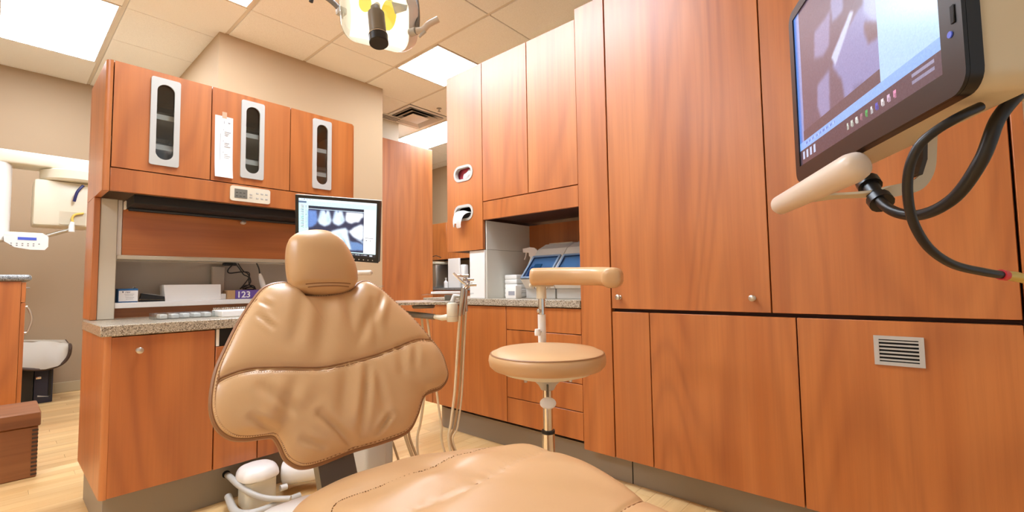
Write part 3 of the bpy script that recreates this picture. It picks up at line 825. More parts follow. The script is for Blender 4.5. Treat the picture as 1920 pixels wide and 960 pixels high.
# shelf items of the hutch
YS = 2.95; ZS = .9325
t = thing('tissue_box', 'blue and white carton at the left end of the hutch shelf', 'box', (.437, YS, ZS))
B(.401, .477, 2.90, 2.975, ZS, 1.0, .002, 1).build('carton', 'blue', t)
B(.4035, .4765, 2.8988, 2.8999, .938, .990).build('label_panel', 'paper', t)
MB().prism([(.415, .9865), (.4225, .9865), (.4188, .9785)], (0, 2.8986, 0), X, Z, -Y, 0, .0006).build('mark', 'pc', t, smooth=0)
text('rex', .014, (.427, 2.8984, .979), X, Z, 'ink', t, 'lettering', .0002, .25)
m = MB()
for q in range(4): m.box(.425 + .002 * q, .462 - .003 * (q % 2), 2.8984, 2.8988, .972 - q * .008, .9735 - q * .008)
m.build('print', 'ink', t, smooth=0)
MB().grid([[Vector((.462 + .012 * i / 3, 2.93 + .02 * j / 3, 1.0005 + .008 * math.sin(i + j * .7) ** 2)) for j in range(4)] for i in range(4)]).build('tissue', 'paper', t, fix=False)
t = thing('stapler', 'black stapler lying beside the blue carton', 'stapler', (.54, YS, ZS))
MB().prism([(.49, ZS), (.60, ZS), (.60, ZS + .006), (.49, ZS + .010)], (0, 0, 0), X, Z, Y, 2.925, 2.955).build('base', 'black', t)
MB().prism([(.49, ZS + .014), (.598, ZS + .009), (.60, ZS + .022), (.54, ZS + .034), (.495, ZS + .042)], (0, 0, 0), X, Z, Y, 2.922, 2.957).build('arm', 'black', t)
MB().prism([(.502, ZS + .0425), (.585, ZS + .0265), (.585, ZS + .029), (.502, ZS + .045)], (0, 0, 0), X, Z, Y, 2.928, 2.950).build('strip', 'grey', t)
t = thing('paper_box', 'low white plastic box in the middle of the hutch shelf', 'box', (.72, YS, ZS))
MB().prism([(.592, ZS), (.845, ZS), (.842, 1.016), (.584, 1.017)], (0, 0, 0), X, Z, Y, 2.92, 3.02).build('body', 'white', t)
B(.8455, .872, 2.925, 3.02, ZS, .964, .003).build('ledge', 'white', t)
t = thing('pen_cup', 'grey cup standing behind the white plastic box', 'cup', (.86, 3.036, ZS))
m = MB(); m.prism(rrect(.066, .026, .006), (.86, 3.036, 0), X, Y, Z, ZS, 1.118); m.build('cup', 'recess', t)
MB().prism(rrect(.056, .017, .004), (.86, 3.036, 0), X, Y, Z, 1.1175, 1.1186).build('opening', 'socket', t)
t = thing('label_box', 'purple and tan box lettered 123 on the hutch shelf', 'box', (.965, YS, ZS))
B(.912, 1.065, 2.905, 2.985, ZS, .982, .0015, 1).build('carton', 'purple', t)
B(.8735, .9115, 2.905, 2.985, ZS, .982, .0015, 1).build('end_block', 'kraft', t)
text('123', .049, (.918, 2.9043, .940), X, Z, 'paper', t, 'lettering', .0005)
t = thing('cable_bundle', 'tangled black cables hanging above the 123 box', 'cable', (.95, 3.0, 1.14))
def shelfpt(px, py, y=2.98): return onplane(px, py, 1, y)
for k, L in enumerate((
        [(440, 492), (428, 505), (430, 512), (452, 510), (466, 511), (467, 520), (458, 533), (450, 542)],
        [(441, 491), (450, 505), (457, 515), (466, 520), (468, 534), (478, 541)],
        [(446, 491), (456, 508), (465, 514), (470, 528), (463, 536), (450, 541)],
        [(452, 541), (461, 535), (475, 536), (477, 543), (462, 545), (455, 541)],
        [(455, 543), (470, 538), (480, 543)])):
    P = [shelfpt(a, b, 2.965 + .008 * k) for a, b in L]
    P[0].z = min(P[0].z, 1.139)
    for p_ in P: p_.z = max(p_.z, .986)
    MB().tube(spline(P, 36), .0035, 7).build('cable', 'black', t)
B(.875, .945, 2.99, 3.02, 1.124, 1.1405, .003).build('plug_strip', 'black', t)
t = thing('scanner_probe', 'white pointed probe hanging from a dark cord over the shelf', 'probe', (1.09, 2.93, .99))
a_, b_, c_ = shelfpt(481, 492, 2.95), shelfpt(487, 513, 2.94), shelfpt(496, 546, 2.93)
a_.z = 1.140
MB().tube(spline([a_, a_ * .5 + b_ * .5 + Vector((.004, 0, 0)), b_], 12), .004, 8).build('cord', 'dark', t)
ax = (c_ - b_)
MB().tube([b_, b_ + ax * .15, b_ + ax * .45, b_ + ax * .8, c_], [.006, .011, .015, .015, .008], 14).build('handle', 'white', t)
MB().tube(spline([c_, c_ + Vector((.02, .0, .02)), c_ + Vector((.045, .03, .045)), c_ + Vector((.07, .05, .02)), c_ + Vector((.08, .05, -.01))], 16), .003, 7).build('lead', 'black', t)
# counter items
t = thing('label_strip_tray', 'clear plastic strip tray with white tabs on the left counter', 'tray', (.62, 2.64, .855))
m = MB()
tx0, tx1, ty0, ty1 = .487, .728, 2.60, 2.70
m.box(tx0, tx1, ty0, ty1, .8555, .858); m.box(tx0, tx1, ty0, ty0 + .003, .858, .884); m.box(tx0, tx1, ty1 - .003, ty1, .858, .884)
m.box(tx0, tx0 + .003, ty0, ty1, .858, .884); m.box(tx1 - .003, tx1, ty0, ty1, .858, .884)
m.build('tray', 'clear', t, smooth=0)
for k in range(5): B(.512 + k * .044, .540 + k * .044, ty0 + .012, ty1 - .015, .8585, .878, .003, 1).build('tab', 'white', t)
t = thing('spiral_notebook', 'white spiral notebook stack at the counter edge by the chair', 'notebook', (.86, 2.62, .855))
B(.742, .955, 2.54, 2.70, .8555, .884, .002, 1).build('pages', 'paper', t)
for k in range(24):
    cx_ = .75 + k * .0087
    MB().tube([(cx_ + .0015 * math.sin(a), 2.702 + .010 * math.cos(a), .886 + .012 * math.sin(a)) for a in np.linspace(0, 2 * PI, 9)], .0016, 5).build('coil', 'chrome', t)

# small monitor
P4 = [Vector((.940, 2.193, 1.434)), Vector((1.202, 1.891, 1.397)), Vector((1.232, 1.958, 1.106)), Vector((.969, 2.26, 1.144))]
su = (P4[1] - P4[0]).normalized(); sv = (P4[0] - P4[3]).normalized(); sn = su.cross(sv).normalized(); sv = sn.cross(su)
cen = (P4[0] + P4[1] + P4[2] + P4[3]) / 4
def soft_poly(img, poly, col, nx, ny, blur=1, alpha=1.0):
    xs_, ys_ = np.meshgrid((np.arange(nx) + .5) / nx, (np.arange(ny) + .5) / ny)
    inside = np.zeros(xs_.shape, bool); n = len(poly); j = n - 1
    for i in range(n):
        xi_, yi_ = poly[i]; xj, yj = poly[j]
        if yi_ != yj: inside ^= ((yi_ > ys_) != (yj > ys_)) & (xs_ < (xj - xi_) * (ys_ - yi_) / (yj - yi_) + xi_)
        j = i
    a = inside.astype(float)
    for _ in range(blur):
        p = np.pad(a, 1, mode='edge')
        a = sum(p[1 + dy:1 + dy + ny, 1 + dx:1 + dx + nx] for dy in (-1, 0, 1) for dx in (-1, 0, 1)) / 9
    a = (a * alpha)[..., None]
    img[:] = img * (1 - a) + np.array(col, float) * a
def rectc(img, s0, s1, t0, t1, col):
    ny, nx = img.shape[:2]; img[int(t0 * ny):max(int(t1 * ny), int(t0 * ny) + 1), int(s0 * nx):max(int(s1 * nx), int(s0 * nx) + 1)] = col
def screen(name, img, TL, U, V, parent, material='screen'):
    ny, nx = img.shape[:2]
    jj, ii = np.meshgrid(np.arange(nx + 1) / nx, np.arange(ny + 1) / ny)
    TL = np.array(TL); U = np.array(U); V = np.array(V)
    co = TL + jj[..., None] * U + ii[..., None] * V
    c = co.reshape(-1, 3).mean(0); k = np.arange(ny * nx); r = k // nx; q = k % nx; a = r * (nx + 1) + q
    faces = np.stack([a, a + nx + 1, a + nx + 2, a + 1], 1)
    me = bpy.data.meshes.new(name); me.from_pydata((co.reshape(-1, 3) - c).tolist(), [], faces.tolist())
    at = me.color_attributes.new('Col', 'FLOAT_COLOR', 'CORNER')
    lc = np.clip(img.reshape(-1, 3) / 255, 0, 1); lc = np.where(lc <= .04045, lc / 12.92, ((lc + .055) / 1.055) ** 2.4)
    col = np.ones((nx * ny, 4, 4), np.float32); col[:, :, :3] = lc[:, None, :]
    at.data.foreach_set('color', col.ravel())
    me.materials.append(M[material]); o = bpy.data.objects.new(name, me); C.objects.link(o); place(o, Vector(c), parent); return o
t = thing('monitor', 'small black monitor showing tooth x-rays beside the chair headrest', 'monitor', cen)
W, H = .404, .300
def fr(a, b, d): return cen + su * a + sv * b + sn * d
xfm = Matrix((su, sv, sn)).transposed().to_4x4(); xfm.translation = cen
MB().rbox(-W / 2, W / 2, -H / 2, H / 2, -.035, .0, .008, 2, xfm).build('case', 'black', t)
MB().rbox(-W / 2 + .02, W / 2 - .02, -H / 2 + .02, H / 2 - .02, -.06, -.0355, .01, 2, xfm).build('back_cover', 'dark', t)
MB().ring(rect_pts(-W / 2, W / 2, -H / 2, H / 2, 4), rect_pts(-W / 2 + .015, W / 2 - .014, -H / 2 + .024, H / 2 - .014, 4), cen, su, sv, sn, .0003, .004).build('bezel', 'black', t)
MB().rbox(-W / 2, W / 2, H / 2, H / 2 + .002, -.03, .003, .0008, 1, xfm).build('top_trim', 'grey', t)
nx, ny = 160, 120
img = np.zeros((ny, nx, 3)); img[:] = (205, 240, 248)
rectc(img, 0, 1, 0, .045, (224, 240, 250)); rectc(img, 0, .1, .055, .085, (90, 110, 140))
rng = np.random.default_rng(3)
for k in range(14):
    if k % 3: rectc(img, .02 + k * .012, .027 + k * .012, .015, .03, (120, 140, 170))
for k in range(30): rectc(img, .03 + .02 * (k % 2), .065, .13 + k * .014, .137 + k * .014, tuple(rng.integers(80, 190, 3)))
for k in range(14): rectc(img, .088, .1, .14 + k * .03, .15 + k * .03, (120, 150, 170))
rectc(img, .125, .84, .13, .93, (44, 50, 78)); rectc(img, .125, .84, .13, .175, (28, 36, 56)); rectc(img, .125, .84, .178, .186, (210, 235, 250))
def cr(P): return [((x - 150) / 980, (y - 90 - (x - 150) * .05) / 725) for x, y in P]
sub = img
soft_poly(img, cr([(268, 245), (375, 250), (388, 380), (370, 430), (320, 470), (268, 480)]), (104, 140, 206), nx, ny, 4)
soft_poly(img, cr([(430, 245), (535, 250), (565, 380), (545, 430), (480, 462), (410, 430), (388, 385)]), (214, 232, 250), nx, ny, 4)
soft_poly(img, cr([(478, 245), (500, 248), (492, 300)]), (70, 80, 120), nx, ny, 1)
soft_poly(img, cr([(610, 245), (700, 252), (734, 380), (700, 420), (655, 448), (590, 420), (572, 380)]), (218, 234, 252), nx, ny, 4)
soft_poly(img, cr([(638, 248), (652, 250), (645, 290)]), (90, 110, 150), nx, ny, 1)
soft_poly(img, cr([(745, 262), (965, 268), (965, 330), (940, 335), (910, 392), (850, 395), (820, 415), (770, 400), (735, 370)]), (246, 250, 254), nx, ny, 4)
soft_poly(img, cr([(390, 560), (420, 515), (500, 520), (540, 560), (560, 520), (640, 490), (745, 470), (778, 510), (776, 570), (800, 660), (830, 765), (560, 765)]), (222, 238, 252), nx, ny, 4)
soft_poly(img, cr([(700, 600), (740, 640), (790, 765), (650, 765)]), (150, 186, 230), nx, ny, 3, .8)
soft_poly(img, cr([(778, 520), (850, 460), (940, 415), (968, 440), (968, 610), (940, 640), (890, 620), (840, 590)]), (236, 244, 253), nx, ny, 4)
soft_poly(img, cr([(800, 650), (900, 660), (968, 690), (968, 770), (820, 770)]), (110, 150, 205), nx, ny, 3, .9)
soft_poly(img, cr([(868, 620), (930, 650), (968, 690), (968, 640)]), (190, 214, 240), nx, ny, 2, .8)
for P_ in ([(420, 250), (455, 250), (430, 340), (405, 380)], [(600, 255), (630, 255), (600, 340), (584, 380)], [(520, 300), (545, 380), (520, 420), (500, 380)], [(690, 300), (720, 380), (700, 405), (675, 380)]):
    soft_poly(img, cr(P_), (178, 206, 238), nx, ny, 5, .7)
soft_poly(img, cr([(600, 560), (680, 540), (720, 620), (640, 700)]), (190, 214, 242), nx, ny, 6, .7)
soft_poly(img, cr([(860, 540), (930, 500), (955, 560), (900, 590)]), (206, 226, 244), nx, ny, 6, .7)
rectc(img, .84, .99, .13, .94, (250, 252, 253)); rectc(img, .99, 1, .13, .94, (214, 240, 250))
rectc(img, .86, .965, .645, .65, (120, 120, 130)); rectc(img, .87, .882, .69, .705, (60, 60, 70)); rectc(img, .925, .937, .69, .705, (60, 60, 70))
for k in range(6): rectc(img, .86 + (k % 2) * .07, .895 + (k % 2) * .07, .2 + (k // 2) * .05, .215 + (k // 2) * .05, (220, 232, 226))
rectc(img, 0, .125, .93, 1, (205, 240, 248)); rectc(img, 0, 1, .945, 1, (24, 26, 34))
for k in range(11): rectc(img, .68 + k * .02, .69 + k * .02, .962, .98, (220, 225, 235) if k % 2 else (150, 160, 180))
rectc(img, .92, .96, .96, .985, (200, 205, 215))
noise_ = rng.normal(0, 5, img.shape[:2])[..., None]; img = np.clip(img + noise_, 0, 255)
TL = fr(-W / 2 + .015, H / 2 - .014, .0012)
screen('display', img, TL, su * (W - .029), -sv * (H - .038), t)
for k in range(5): MB().rbox(W / 2 - .03 - k * .022, W / 2 - .026 - k * .022, -H / 2 + .009, -H / 2 + .013, .004, .0052, .001, 1, xfm).build('button', 'white', t)
q = fr(.0, -.04, -.08)
MB().tube([fr(0, -.02, -.060), fr(0, -.02, -.12), fr(0, -.02, -.2)], [.03, .022, .022], 14).build('mount', 'putty', t)
hb = fr(0, -.02, -.2)
MB().tube(spline([hb, hb + Vector((.05, .1, 0)), Vector((1.47, 2.5, 1.25)), Vector((1.55, 2.7, 1.25)), Vector((1.56, 2.95, 1.25))], 20), .022, 12).build('arm', 'putty', t)
B(1.51, 1.62, 2.90, 3.0, .0005, 1.30, .01).build('post', 'putty', t)
ha, hb2 = pt(652, 512, 2.12), pt(697, 511, 2.07)
hd = (hb2 - ha).normalized()
MB().tube([ha, ha + hd * .004, hb2 - hd * .006, hb2 - hd * .002, hb2], [.008, .0115, .0115, .009, .004], 14).build('handle', 'pinkish', t)
MB().tube(spline([pt(668, 511, 2.105), pt(664, 500, 2.16), fr(0, -H / 2 + .02, -.035)], 8), .006, 8).build('handle_bracket', 'grey', t)

# ------------------------------------------------------------------ cushions
def polar(outline, c, N):
    P = np.array(outline) - np.array(c); th = np.unwrap(np.arctan2(P[:, 1], P[:, 0])); r = np.hypot(P[:, 0], P[:, 1])
    if th[-1] < th[0]: th = th[::-1]; r = r[::-1]
    order = np.argsort(th % (2 * PI)); a = (th % (2 * PI))[order]; rr = r[order]
    a = np.r_[a[-1] - 2 * PI, a, a[0] + 2 * PI]; rr = np.r_[rr[-1], rr, rr[0]]
    return lambda q: np.interp(np.asarray(q) % (2 * PI), a, rr)
class Cushion:
    def __init__(s, outline, c, O, u, v, n, Tf, Tb, disp=None, p=3.0, N=240, R=36, smooth_outline=True):
        s.c = np.array(c, float); s.O = Vector(O); s.u = Vector(u); s.v = Vector(v); s.n = Vector(n)
        s.ol = spline(outline, 240, True) if smooth_outline else outline
        s.rad = polar(s.ol, c, N); s.Tf = Tf; s.Tb = Tb; s.disp = disp; s.p = p; s.N = N; s.R = R
    def h(s, a, b):
        d = np.array([a - s.c[0], b - s.c[1]]); r = math.hypot(*d); R = float(s.rad(math.atan2(d[1], d[0])))
        q = min(r / R, 1)
        edge = math.sqrt(max(0, 1 - q ** s.p ** 1.0)) if q < 1 else 0
        e = (1 - q ** (s.p * 2)) ** .5 if q < 1 else 0
        z = s.Tf * e
        if s.disp: z += s.disp(a, b, q) * min(1, (1 - q) * 14)
        return z
    def P(s, a, b, off=0): return s.O + s.u * a + s.v * b + s.n * (s.h(a, b) + off)
    def mesh(s):
        N, R = s.N, s.R; vs = [s.P(*s.c)]; fs = []
        qs = [1 - (1 - k / R) ** 1.45 for k in range(1, R + 1)]
        ang = np.linspace(0, 2 * PI, N, endpoint=False); rr = s.rad(ang)
        for q in qs:
            for a, r in zip(ang, rr):
                x = s.c[0] + math.cos(a) * r * q; y = s.c[1] + math.sin(a) * r * q
                vs.append(s.O + s.u * x + s.v * y + s.n * (s.h(x, y) if q < .9999 else 0))
        for k in range(N): fs.append((0, 1 + k, 1 + (k + 1) % N))
        for i in range(R - 1):
            for k in range(N):
                a = 1 + i * N + k; b = 1 + i * N + (k + 1) % N; fs.append((a, a + N, b + N, b))
        last = 1 + (R - 1) * N
        base = len(vs); bq = [.985, .93, .8, .5]
        for q in bq:
            for a, r in zip(ang, rr):
                vs.append(s.O + s.u * (s.c[0] + math.cos(a) * r * q) + s.v * (s.c[1] + math.sin(a) * r * q) - s.n * (s.Tb * (1 - q ** 10) ** .5))
        prev = last
        for i in range(len(bq)):
            cur = base + i * N
            for k in range(N): fs.append((prev + k, cur + k, cur + (k + 1) % N, prev + (k + 1) % N))
            prev = cur
        fs.append(tuple(prev + k for k in range(N)))
        return MB().add(vs, fs)
def seg_dist(a, b, f):
    x0, y0, x1, y1 = f; dx, dy = x1 - x0, y1 - y0; L2 = dx * dx + dy * dy
    t = max(0, min(1, ((a - x0) * dx + (b - y0) * dy) / L2)); L = math.sqrt(L2)
    d = ((a - x0) * dy - (b - y0) * dx) / L
    dd = math.hypot(a - x0 - t * dx, b - y0 - t * dy)
    return d, dd, t

# ------------------------------------------------------------------ dental chair
chair = thing('dental_chair', 'tan leather dental chair with winged back and headrest', 'chair', (.65, .9, 0))
OUT = [(-0.071, 0.201), (-0.093, 0.234), (-0.121, 0.238), (-0.155, 0.225), (-0.185, 0.188), (-0.22, 0.132), (-0.252, 0.068), (-0.273, 0.02), (-0.285, -0.032), (-0.287, -0.071), (-0.279, -0.104), (-0.259, -0.128), (-0.232, -0.138), (-0.199, -0.141), (-0.179, -0.146), (-0.169, -0.167), (-0.161, -0.196), (-0.145, -0.215), (-0.125, -0.224), (-0.087, -0.224), (-0.016, -0.216), (0.061, -0.214), (0.128, -0.205), (0.166, -0.172), (0.205, -0.122), (0.262, -0.11), (0.294, -0.083), (0.3, -0.046), (0.297, -0.008), (0.279, 0.033), (0.239, 0.107), (0.195, 0.166), (0.158, 0.213), (0.126, 0.239), (0.097, 0.235), (0.066, 0.211), (0.012, 0.198), (-0.037, 0.196)]
SEAM = [(-0.275, -0.007), (-0.255, -0.0), (-0.214, 0.005), (-0.152, -0.004), (-0.099, -0.013), (-0.05, -0.017), (0.011, -0.012), (0.079, -0.002), (0.154, 0.015), (0.217, 0.031), (0.278, 0.032)]
FOLDS = [(0.053, -0.02, -0.001, -0.189, .009, -.0075), (0.068, -0.037, 0.069, -0.165, .010, -.004), (0.037, 0.188, 0.033, 0.059, .014, -.005), (-0.024, 0.174, -0.067, -0.003, .022, -.006), (-0.199, -0.041, -0.116, -0.125, .011, -.0045), (-0.087, -0.126, -0.012, -0.221, .009, -.010), (-0.224, -0.103, -0.175, -0.144, .007, -.007), (0.082, -0.162, 0.04, -0.198, .006, -.008), (-0.182, 0.138, -0.158, 0.096, .006, -.004), (0.153, 0.193, 0.105, 0.107, .009, -.006), (0.153, 0.01, 0.141, -0.067, .011, -.005), (-0.005, -0.026, -0.041, -0.154, .016, -.004), (-0.078, 0.177, -0.116, 0.046, .016, -.0055), (0.131, 0.185, 0.034, 0.028, .014, -.005), (0.205, 0.015, 0.177, -0.054, .009, -.004), (-0.13, -0.17, -0.088, -0.198, .006, -.006), (-0.188, 0.197, -0.156, 0.158, .006, -.004), (-.165, -.13, -.125, -.03, .014, -.005), (.11, .16, .09, .03, .010, -.004)]
seam_poly = spline(SEAM, 60)
def back_disp(a, b, q):
    z = 0
    for f in FOLDS:
        d, dd, t = seg_dist(a, b, f[:4]); w = f[4]
        if dd < 4 * w:
            fade = math.sin(PI * min(max(.08 + .9 * t, 0), 1)) ** .6
            z += .95 * f[5] * (math.exp(-(dd / w) ** 2) - .55 * math.exp(-((dd - 1.9 * w) / (w * 1.2)) ** 2)) * fade
    ds = min(math.hypot(a - x, b - y) for x, y in seam_poly)
    z -= .006 * math.exp(-(ds / .008) ** 2)
    z -= .004 * math.exp(-(ds / .03) ** 2)
    z += .0012 * math.sin(38 * a + 9 * b + 2 * math.sin(11 * b)) * math.exp(-((q - .62) / .3) ** 2)
    return z
yw, tl_ = math.radians(-6), math.radians(30)
bu = Vector((math.cos(yw), math.sin(yw), 0)); bb = Vector((-math.sin(yw), math.cos(yw), 0))
bv = math.cos(tl_) * Z + math.sin(tl_) * bb; bn = bu.cross(bv)
OB = Vector((.60, 1.12, .80))
back = Cushion(OUT, (0.0, .0), OB, bu, bv, bn, .038, .05, back_disp, p=2.6)
bo = back.mesh().build('backrest', 'leather', chair, smooth=80)
rim = [OB + bu * a + bv * b for a, b in spline(OUT, 300, True)]
MB().tube(rim + rim[:1], .0058, 8, False).build('piping', 'piping', bo)
ctr = Vector((0, .0, 0))
inner = [OB + bu * (a * .974) + bv * (b * .974) + bn * .009 for a, b in spline(OUT, 300, True)]
MB().tube(inner + inner[:1], .0034, 6, False).build('piping', 'piping', bo)
sl_ = [back.P(a, b, .0) for a, b in seam_poly]
MB().tube([back.P(a, b + .003, .0005) for a, b in seam_poly], .0022, 6).build('seam', 'piping', bo)
MB().tube([back.P(a, b - .004, -.0004) for a, b in seam_poly], .0018, 6).build('seam', 'piping', bo)
st = MB()
dense = spline(SEAM, 240)
for k in range(0, len(dense) - 1, 2): st.tube([back.P(dense[k][0], dense[k][1] - .0085, .0004), back.P(dense[k + 1][0], dense[k + 1][1] - .0085, .0004)], .0008, 4)
rr_ = spline(OUT, 560, True)
for k in range(0, len(rr_) - 1, 2):
    st.tube([OB + bu * (rr_[k][0] * .985) + bv * (rr_[k][1] * .985) + bn * .0105, OB + bu * (rr_[k + 1][0] * .985) + bv * (rr_[k + 1][1] * .985) + bn * .0105], .0016, 4)
o = st.build('stitching', 'thread_light', bo, smooth=0); o['kind'] = 'stuff'
# back shell
MB().prism([(a * .9, b * .9) for a, b in spline(OUT, 90, True)], OB, bu, bv, -bn, .052, .066).build('back_shell', 'putty', chair)
# headrest
HO = [(-0.095, -0.035), (-0.092, 0.022), (-0.080, 0.062), (-0.050, 0.083), (-0.007, 0.091), (0.03, 0.086), (0.058, 0.066), (0.077, 0.034), (0.089, -0.004), (0.093, -0.042), (0.087, -0.07), (0.065, -0.09), (0.019, -0.1), (-0.031, -0.1), (-0.071, -0.09), (-0.089, -0.072)]
tl2 = math.radians(20); hv = math.cos(tl2) * Z + math.sin(tl2) * bb; hn = bu.cross(hv)
OH = Vector((.605, 1.24, 1.07))
def head_disp(a, b, q): return -.004 * math.exp(-((b + .078) / .004) ** 2) - .006 * (1 - math.exp(-((a) / .09) ** 2))
head = Cushion(HO, (0, 0), OH, bu, hv, hn, .048, .04, head_disp, p=1.6, N=160, R=26)
ho = head.mesh().build('headrest', 'leather', chair, smooth=80)
MB().tube([head.P(a, -.078 + .05 * a * a * 10 * 0, .0002) for a in np.linspace(-.06, .06, 24)], .0016, 6).build('seam', 'piping', ho)
MB().tube([head.P(a, -.086, .0002) for a in np.linspace(-.055, .055, 24)], .0016, 6).build('seam', 'piping', ho)
MB().box(-.03, .03, -.012, .0, -.3, -.06, None).v
xfh = Matrix((bu, hv, hn)).transposed().to_4x4(); xfh.translation = OH
MB().rbox(-.03, .03, -.24, -.05, -.062, -.045, .005, 2, xfh).build('headrest_bar', 'chrome', chair)
# seat
SO = [(.368, .84), (.385, .925), (.43, .985), (.52, 1.012), (.62, 1.004), (.73, .972), (.84, .925), (.93, .855), (.972, .765), (.962, .66), (.925, .555), (.888, .46), (.85, .36), (.82, .26), (.80, .1), (.79, -.05), (.775, -.22), (.72, -.31), (.60, -.34), (.48, -.31), (.425, -.22), (.41, -.05), (.395, .1), (.38, .26), (.368, .4), (.358, .56), (.357, .72)]
SA = [(0.41, 0.80), (0.45, 0.852), (0.526, 0.835), (0.605, 0.829), (0.737, 0.84), (0.831, 0.850), (0.91, 0.845)]
SB = [(0.40, 0.705), (0.503, 0.696), (0.613, 0.692), (0.675, 0.693), (0.784, 0.702), (0.936, 0.711)]
SC = [(.41, .43), (.6, .42), (0.761, 0.413), (0.843, 0.418), (0.89, 0.411)]
sA, sB, sC = spline(SA, 50), spline(SB, 50), spline(SC, 50)
def seat_disp(a, b, q):
    z = 0
    for S_, dep in ((sA, .003), (sB, .005), (sC, .005)):
        ds = min(math.hypot(a - x, b - y) for x, y in S_); z -= dep * math.exp(-(ds / .006) ** 2) + dep * math.exp(-(ds / .03) ** 2)
    z += .006 * math.exp(-((a - .66) / .12) ** 2 - ((b - .93) / .06) ** 2)
    z += .003 * math.sin(26 * a + 16 * b + 2 * math.sin(9 * a)) * math.exp(-((q - .7) / .22) ** 2)
    z += .0045 * math.exp(-((b - .775) / .03) ** 2) + .005 * math.exp(-((b - .57) / .09) ** 2)
    return z
seat = Cushion(SO, (.64, .42), (0, 0, .53), X, Y, Z, .072, .045, seat_disp, p=3.4, N=320, R=44)
so = seat.mesh().build('seat', 'leather', chair, smooth=80)
stt = MB()
for S_, mname in ((sB, 'piping'), (sC, 'piping')):
    MB().tube([seat.P(a, b, .0002) for a, b in S_[1:-1]], .0014, 6).build('seam', mname, so)
dA = spline(SA, 200)
for k in range(2, len(dA) - 2, 2): stt.tube([seat.P(*dA[k], .0006), seat.P(*dA[k + 1], .0006)], .0013, 4)
o = stt.build('stitching', 'thread', so, smooth=0); o['kind'] = 'stuff'
rim = [Vector((a, b, .53)) for a, b in spline(SO, 200, True)]
MB().tube(rim + rim[:1], .005, 8, False).build('piping', 'piping', so)
cS = Vector((.64, .42, 0))
pan = [(.64 + (a - .64) * .985, .42 + (b - .42) * .985) for a, b in spline(SO, 90, True)]
MB().prism(pan, (0, 0, 0), X, Y, Z, .43, .484).build('seat_pan', 'white', chair)
# white hinge cover that shows left of the seat
q1 = pt(548, 930, 1.02)
MB().rbox(.360, .50, .86, 1.04, .40, .55, .035, 4).build('hinge_cover', 'white', chair)
# taupe recline bracket between seat and back
MB().prism([(-.075, -.42), (.012, -.42), (.012, -.02), (-.075, -.02)], OB, bu, bv, -bn, .067, .10).build('recline_bracket', 'midgrey', chair)
B(.50, .60, .94, .99, .36, .4295, .008).build('bracket_foot', 'midgrey', chair)
# pedestal and base
B(.52, .78, .45, .85, .12, .43, .03, 3).build('lift_column', 'cream', chair)
B(.45, .85, .2, 1.25, .001, .12, .03, 3).build('base_plate', 'cream', chair)

# ------------------------------------------------------------------ floor junction box
bc = pt(484, 905, 2.02); jx, jy = bc.x, 2.33
t = thing('junction_box', 'white lidded floor box beside the left plinth', 'box', (jx, jy, 0))
jx = .846; jy = 2.35
MB().prism(rrect(.135, .13, .03), (jx, jy, 0), X, Y, Z, .001, .115).build('body', 'cream', t)
lid = Cushion(rrect(.162, .155, .045), (0, 0), (jx, jy, .128), X, Y, Z, .05, .012, None, p=2.2, N=64, R=12, smooth_outline=False)
lid.mesh().build('lid', 'white', t, smooth=70)
hp = [Vector((qh.x, 2.470, qh.z)), pt(432, 895, 2.11), pt(448, 910, 2.06), pt(475, 927, 2.04), pt(505, 935, 2.05), pt(545, 935, 2.06)]
MB().tube(spline(hp, 30), .013, 12).build('flex_hose', 'grey', t)
hp2 = [Vector((jx - .105, 2.40, .05)), Vector((jx - .11, 2.29, .02)), Vector((jx - .07, 2.22, .018)), Vector((jx + .03, 2.215, .018)), Vector((jx + .14, 2.22, .02))]
MB().tube(spline(hp2, 24), .016, 12).build('flex_hose', 'grey', t)
MB().lathe([(.014, 0), (.014, .03)], Matrix.Translation((jx + .083, jy - .05, .05)) @ Matrix.Rotation(PI / 2, 4, 'Y'), 12).build('fitting', 'white', t)
a_, b_ = Vector((jx + .12, 2.36, .095)), pt(590, 884, 2.16)
b_ = Vector((1.20, 2.20, .115))
t2 = thing('conduit_arm', 'thick white round conduit running from the floor box', 'conduit', (1.1, 2.3, 0))
dr = (b_ - a_).normalized()
MB().tube([a_, a_ + dr * .01, b_], [.05, .058, .058], 20).build('tube', 'white', t2)
MB().tube([b_ + dr * .0005, b_ + dr * .03], .07, 20).build('flange', 'cream', t2)
MB().tube([b_ + dr * .0305, b_ + dr * .10], .050, 16).build('rear_tube', 'grey', t2)
B(1.15, 1.25, 2.16, 2.24, .001, .05, .01).build('foot', 'grey', t2)

# ------------------------------------------------------------------ delivery unit
t = thing('delivery_unit', 'dental delivery unit with tray, white pivot and hanging hoses', 'dental unit', (1.36, 1.56, 0))
dc = pt(848, 585, 2.05)
MB().lathe([(.022, -.043), (.0245, -.040), (.0245, .034), (.022, .040), (.014, .042)], Matrix.Translation(dc), 28).build('pivot', 'cream', t)
MB().lathe([(.0248, -.0185), (.0248, -.0170)], Matrix.Translation(dc), 28).build('pivot_ring', 'grey', t)
a1, a2, a3 = dc + Vector((0, 0, -.02)), pt(815, 594, 2.09), pt(735, 586, 2.22)
MB().tube([a1, pt(828, 596, 2.07), a2], [.014, .013, .010], 12).build('arm_tip', 'cream', t)
MB().tube([a2, a3, pt(690, 585, 2.3)], [.013, .016, .018], 12).build('arm', 'midgrey', t)
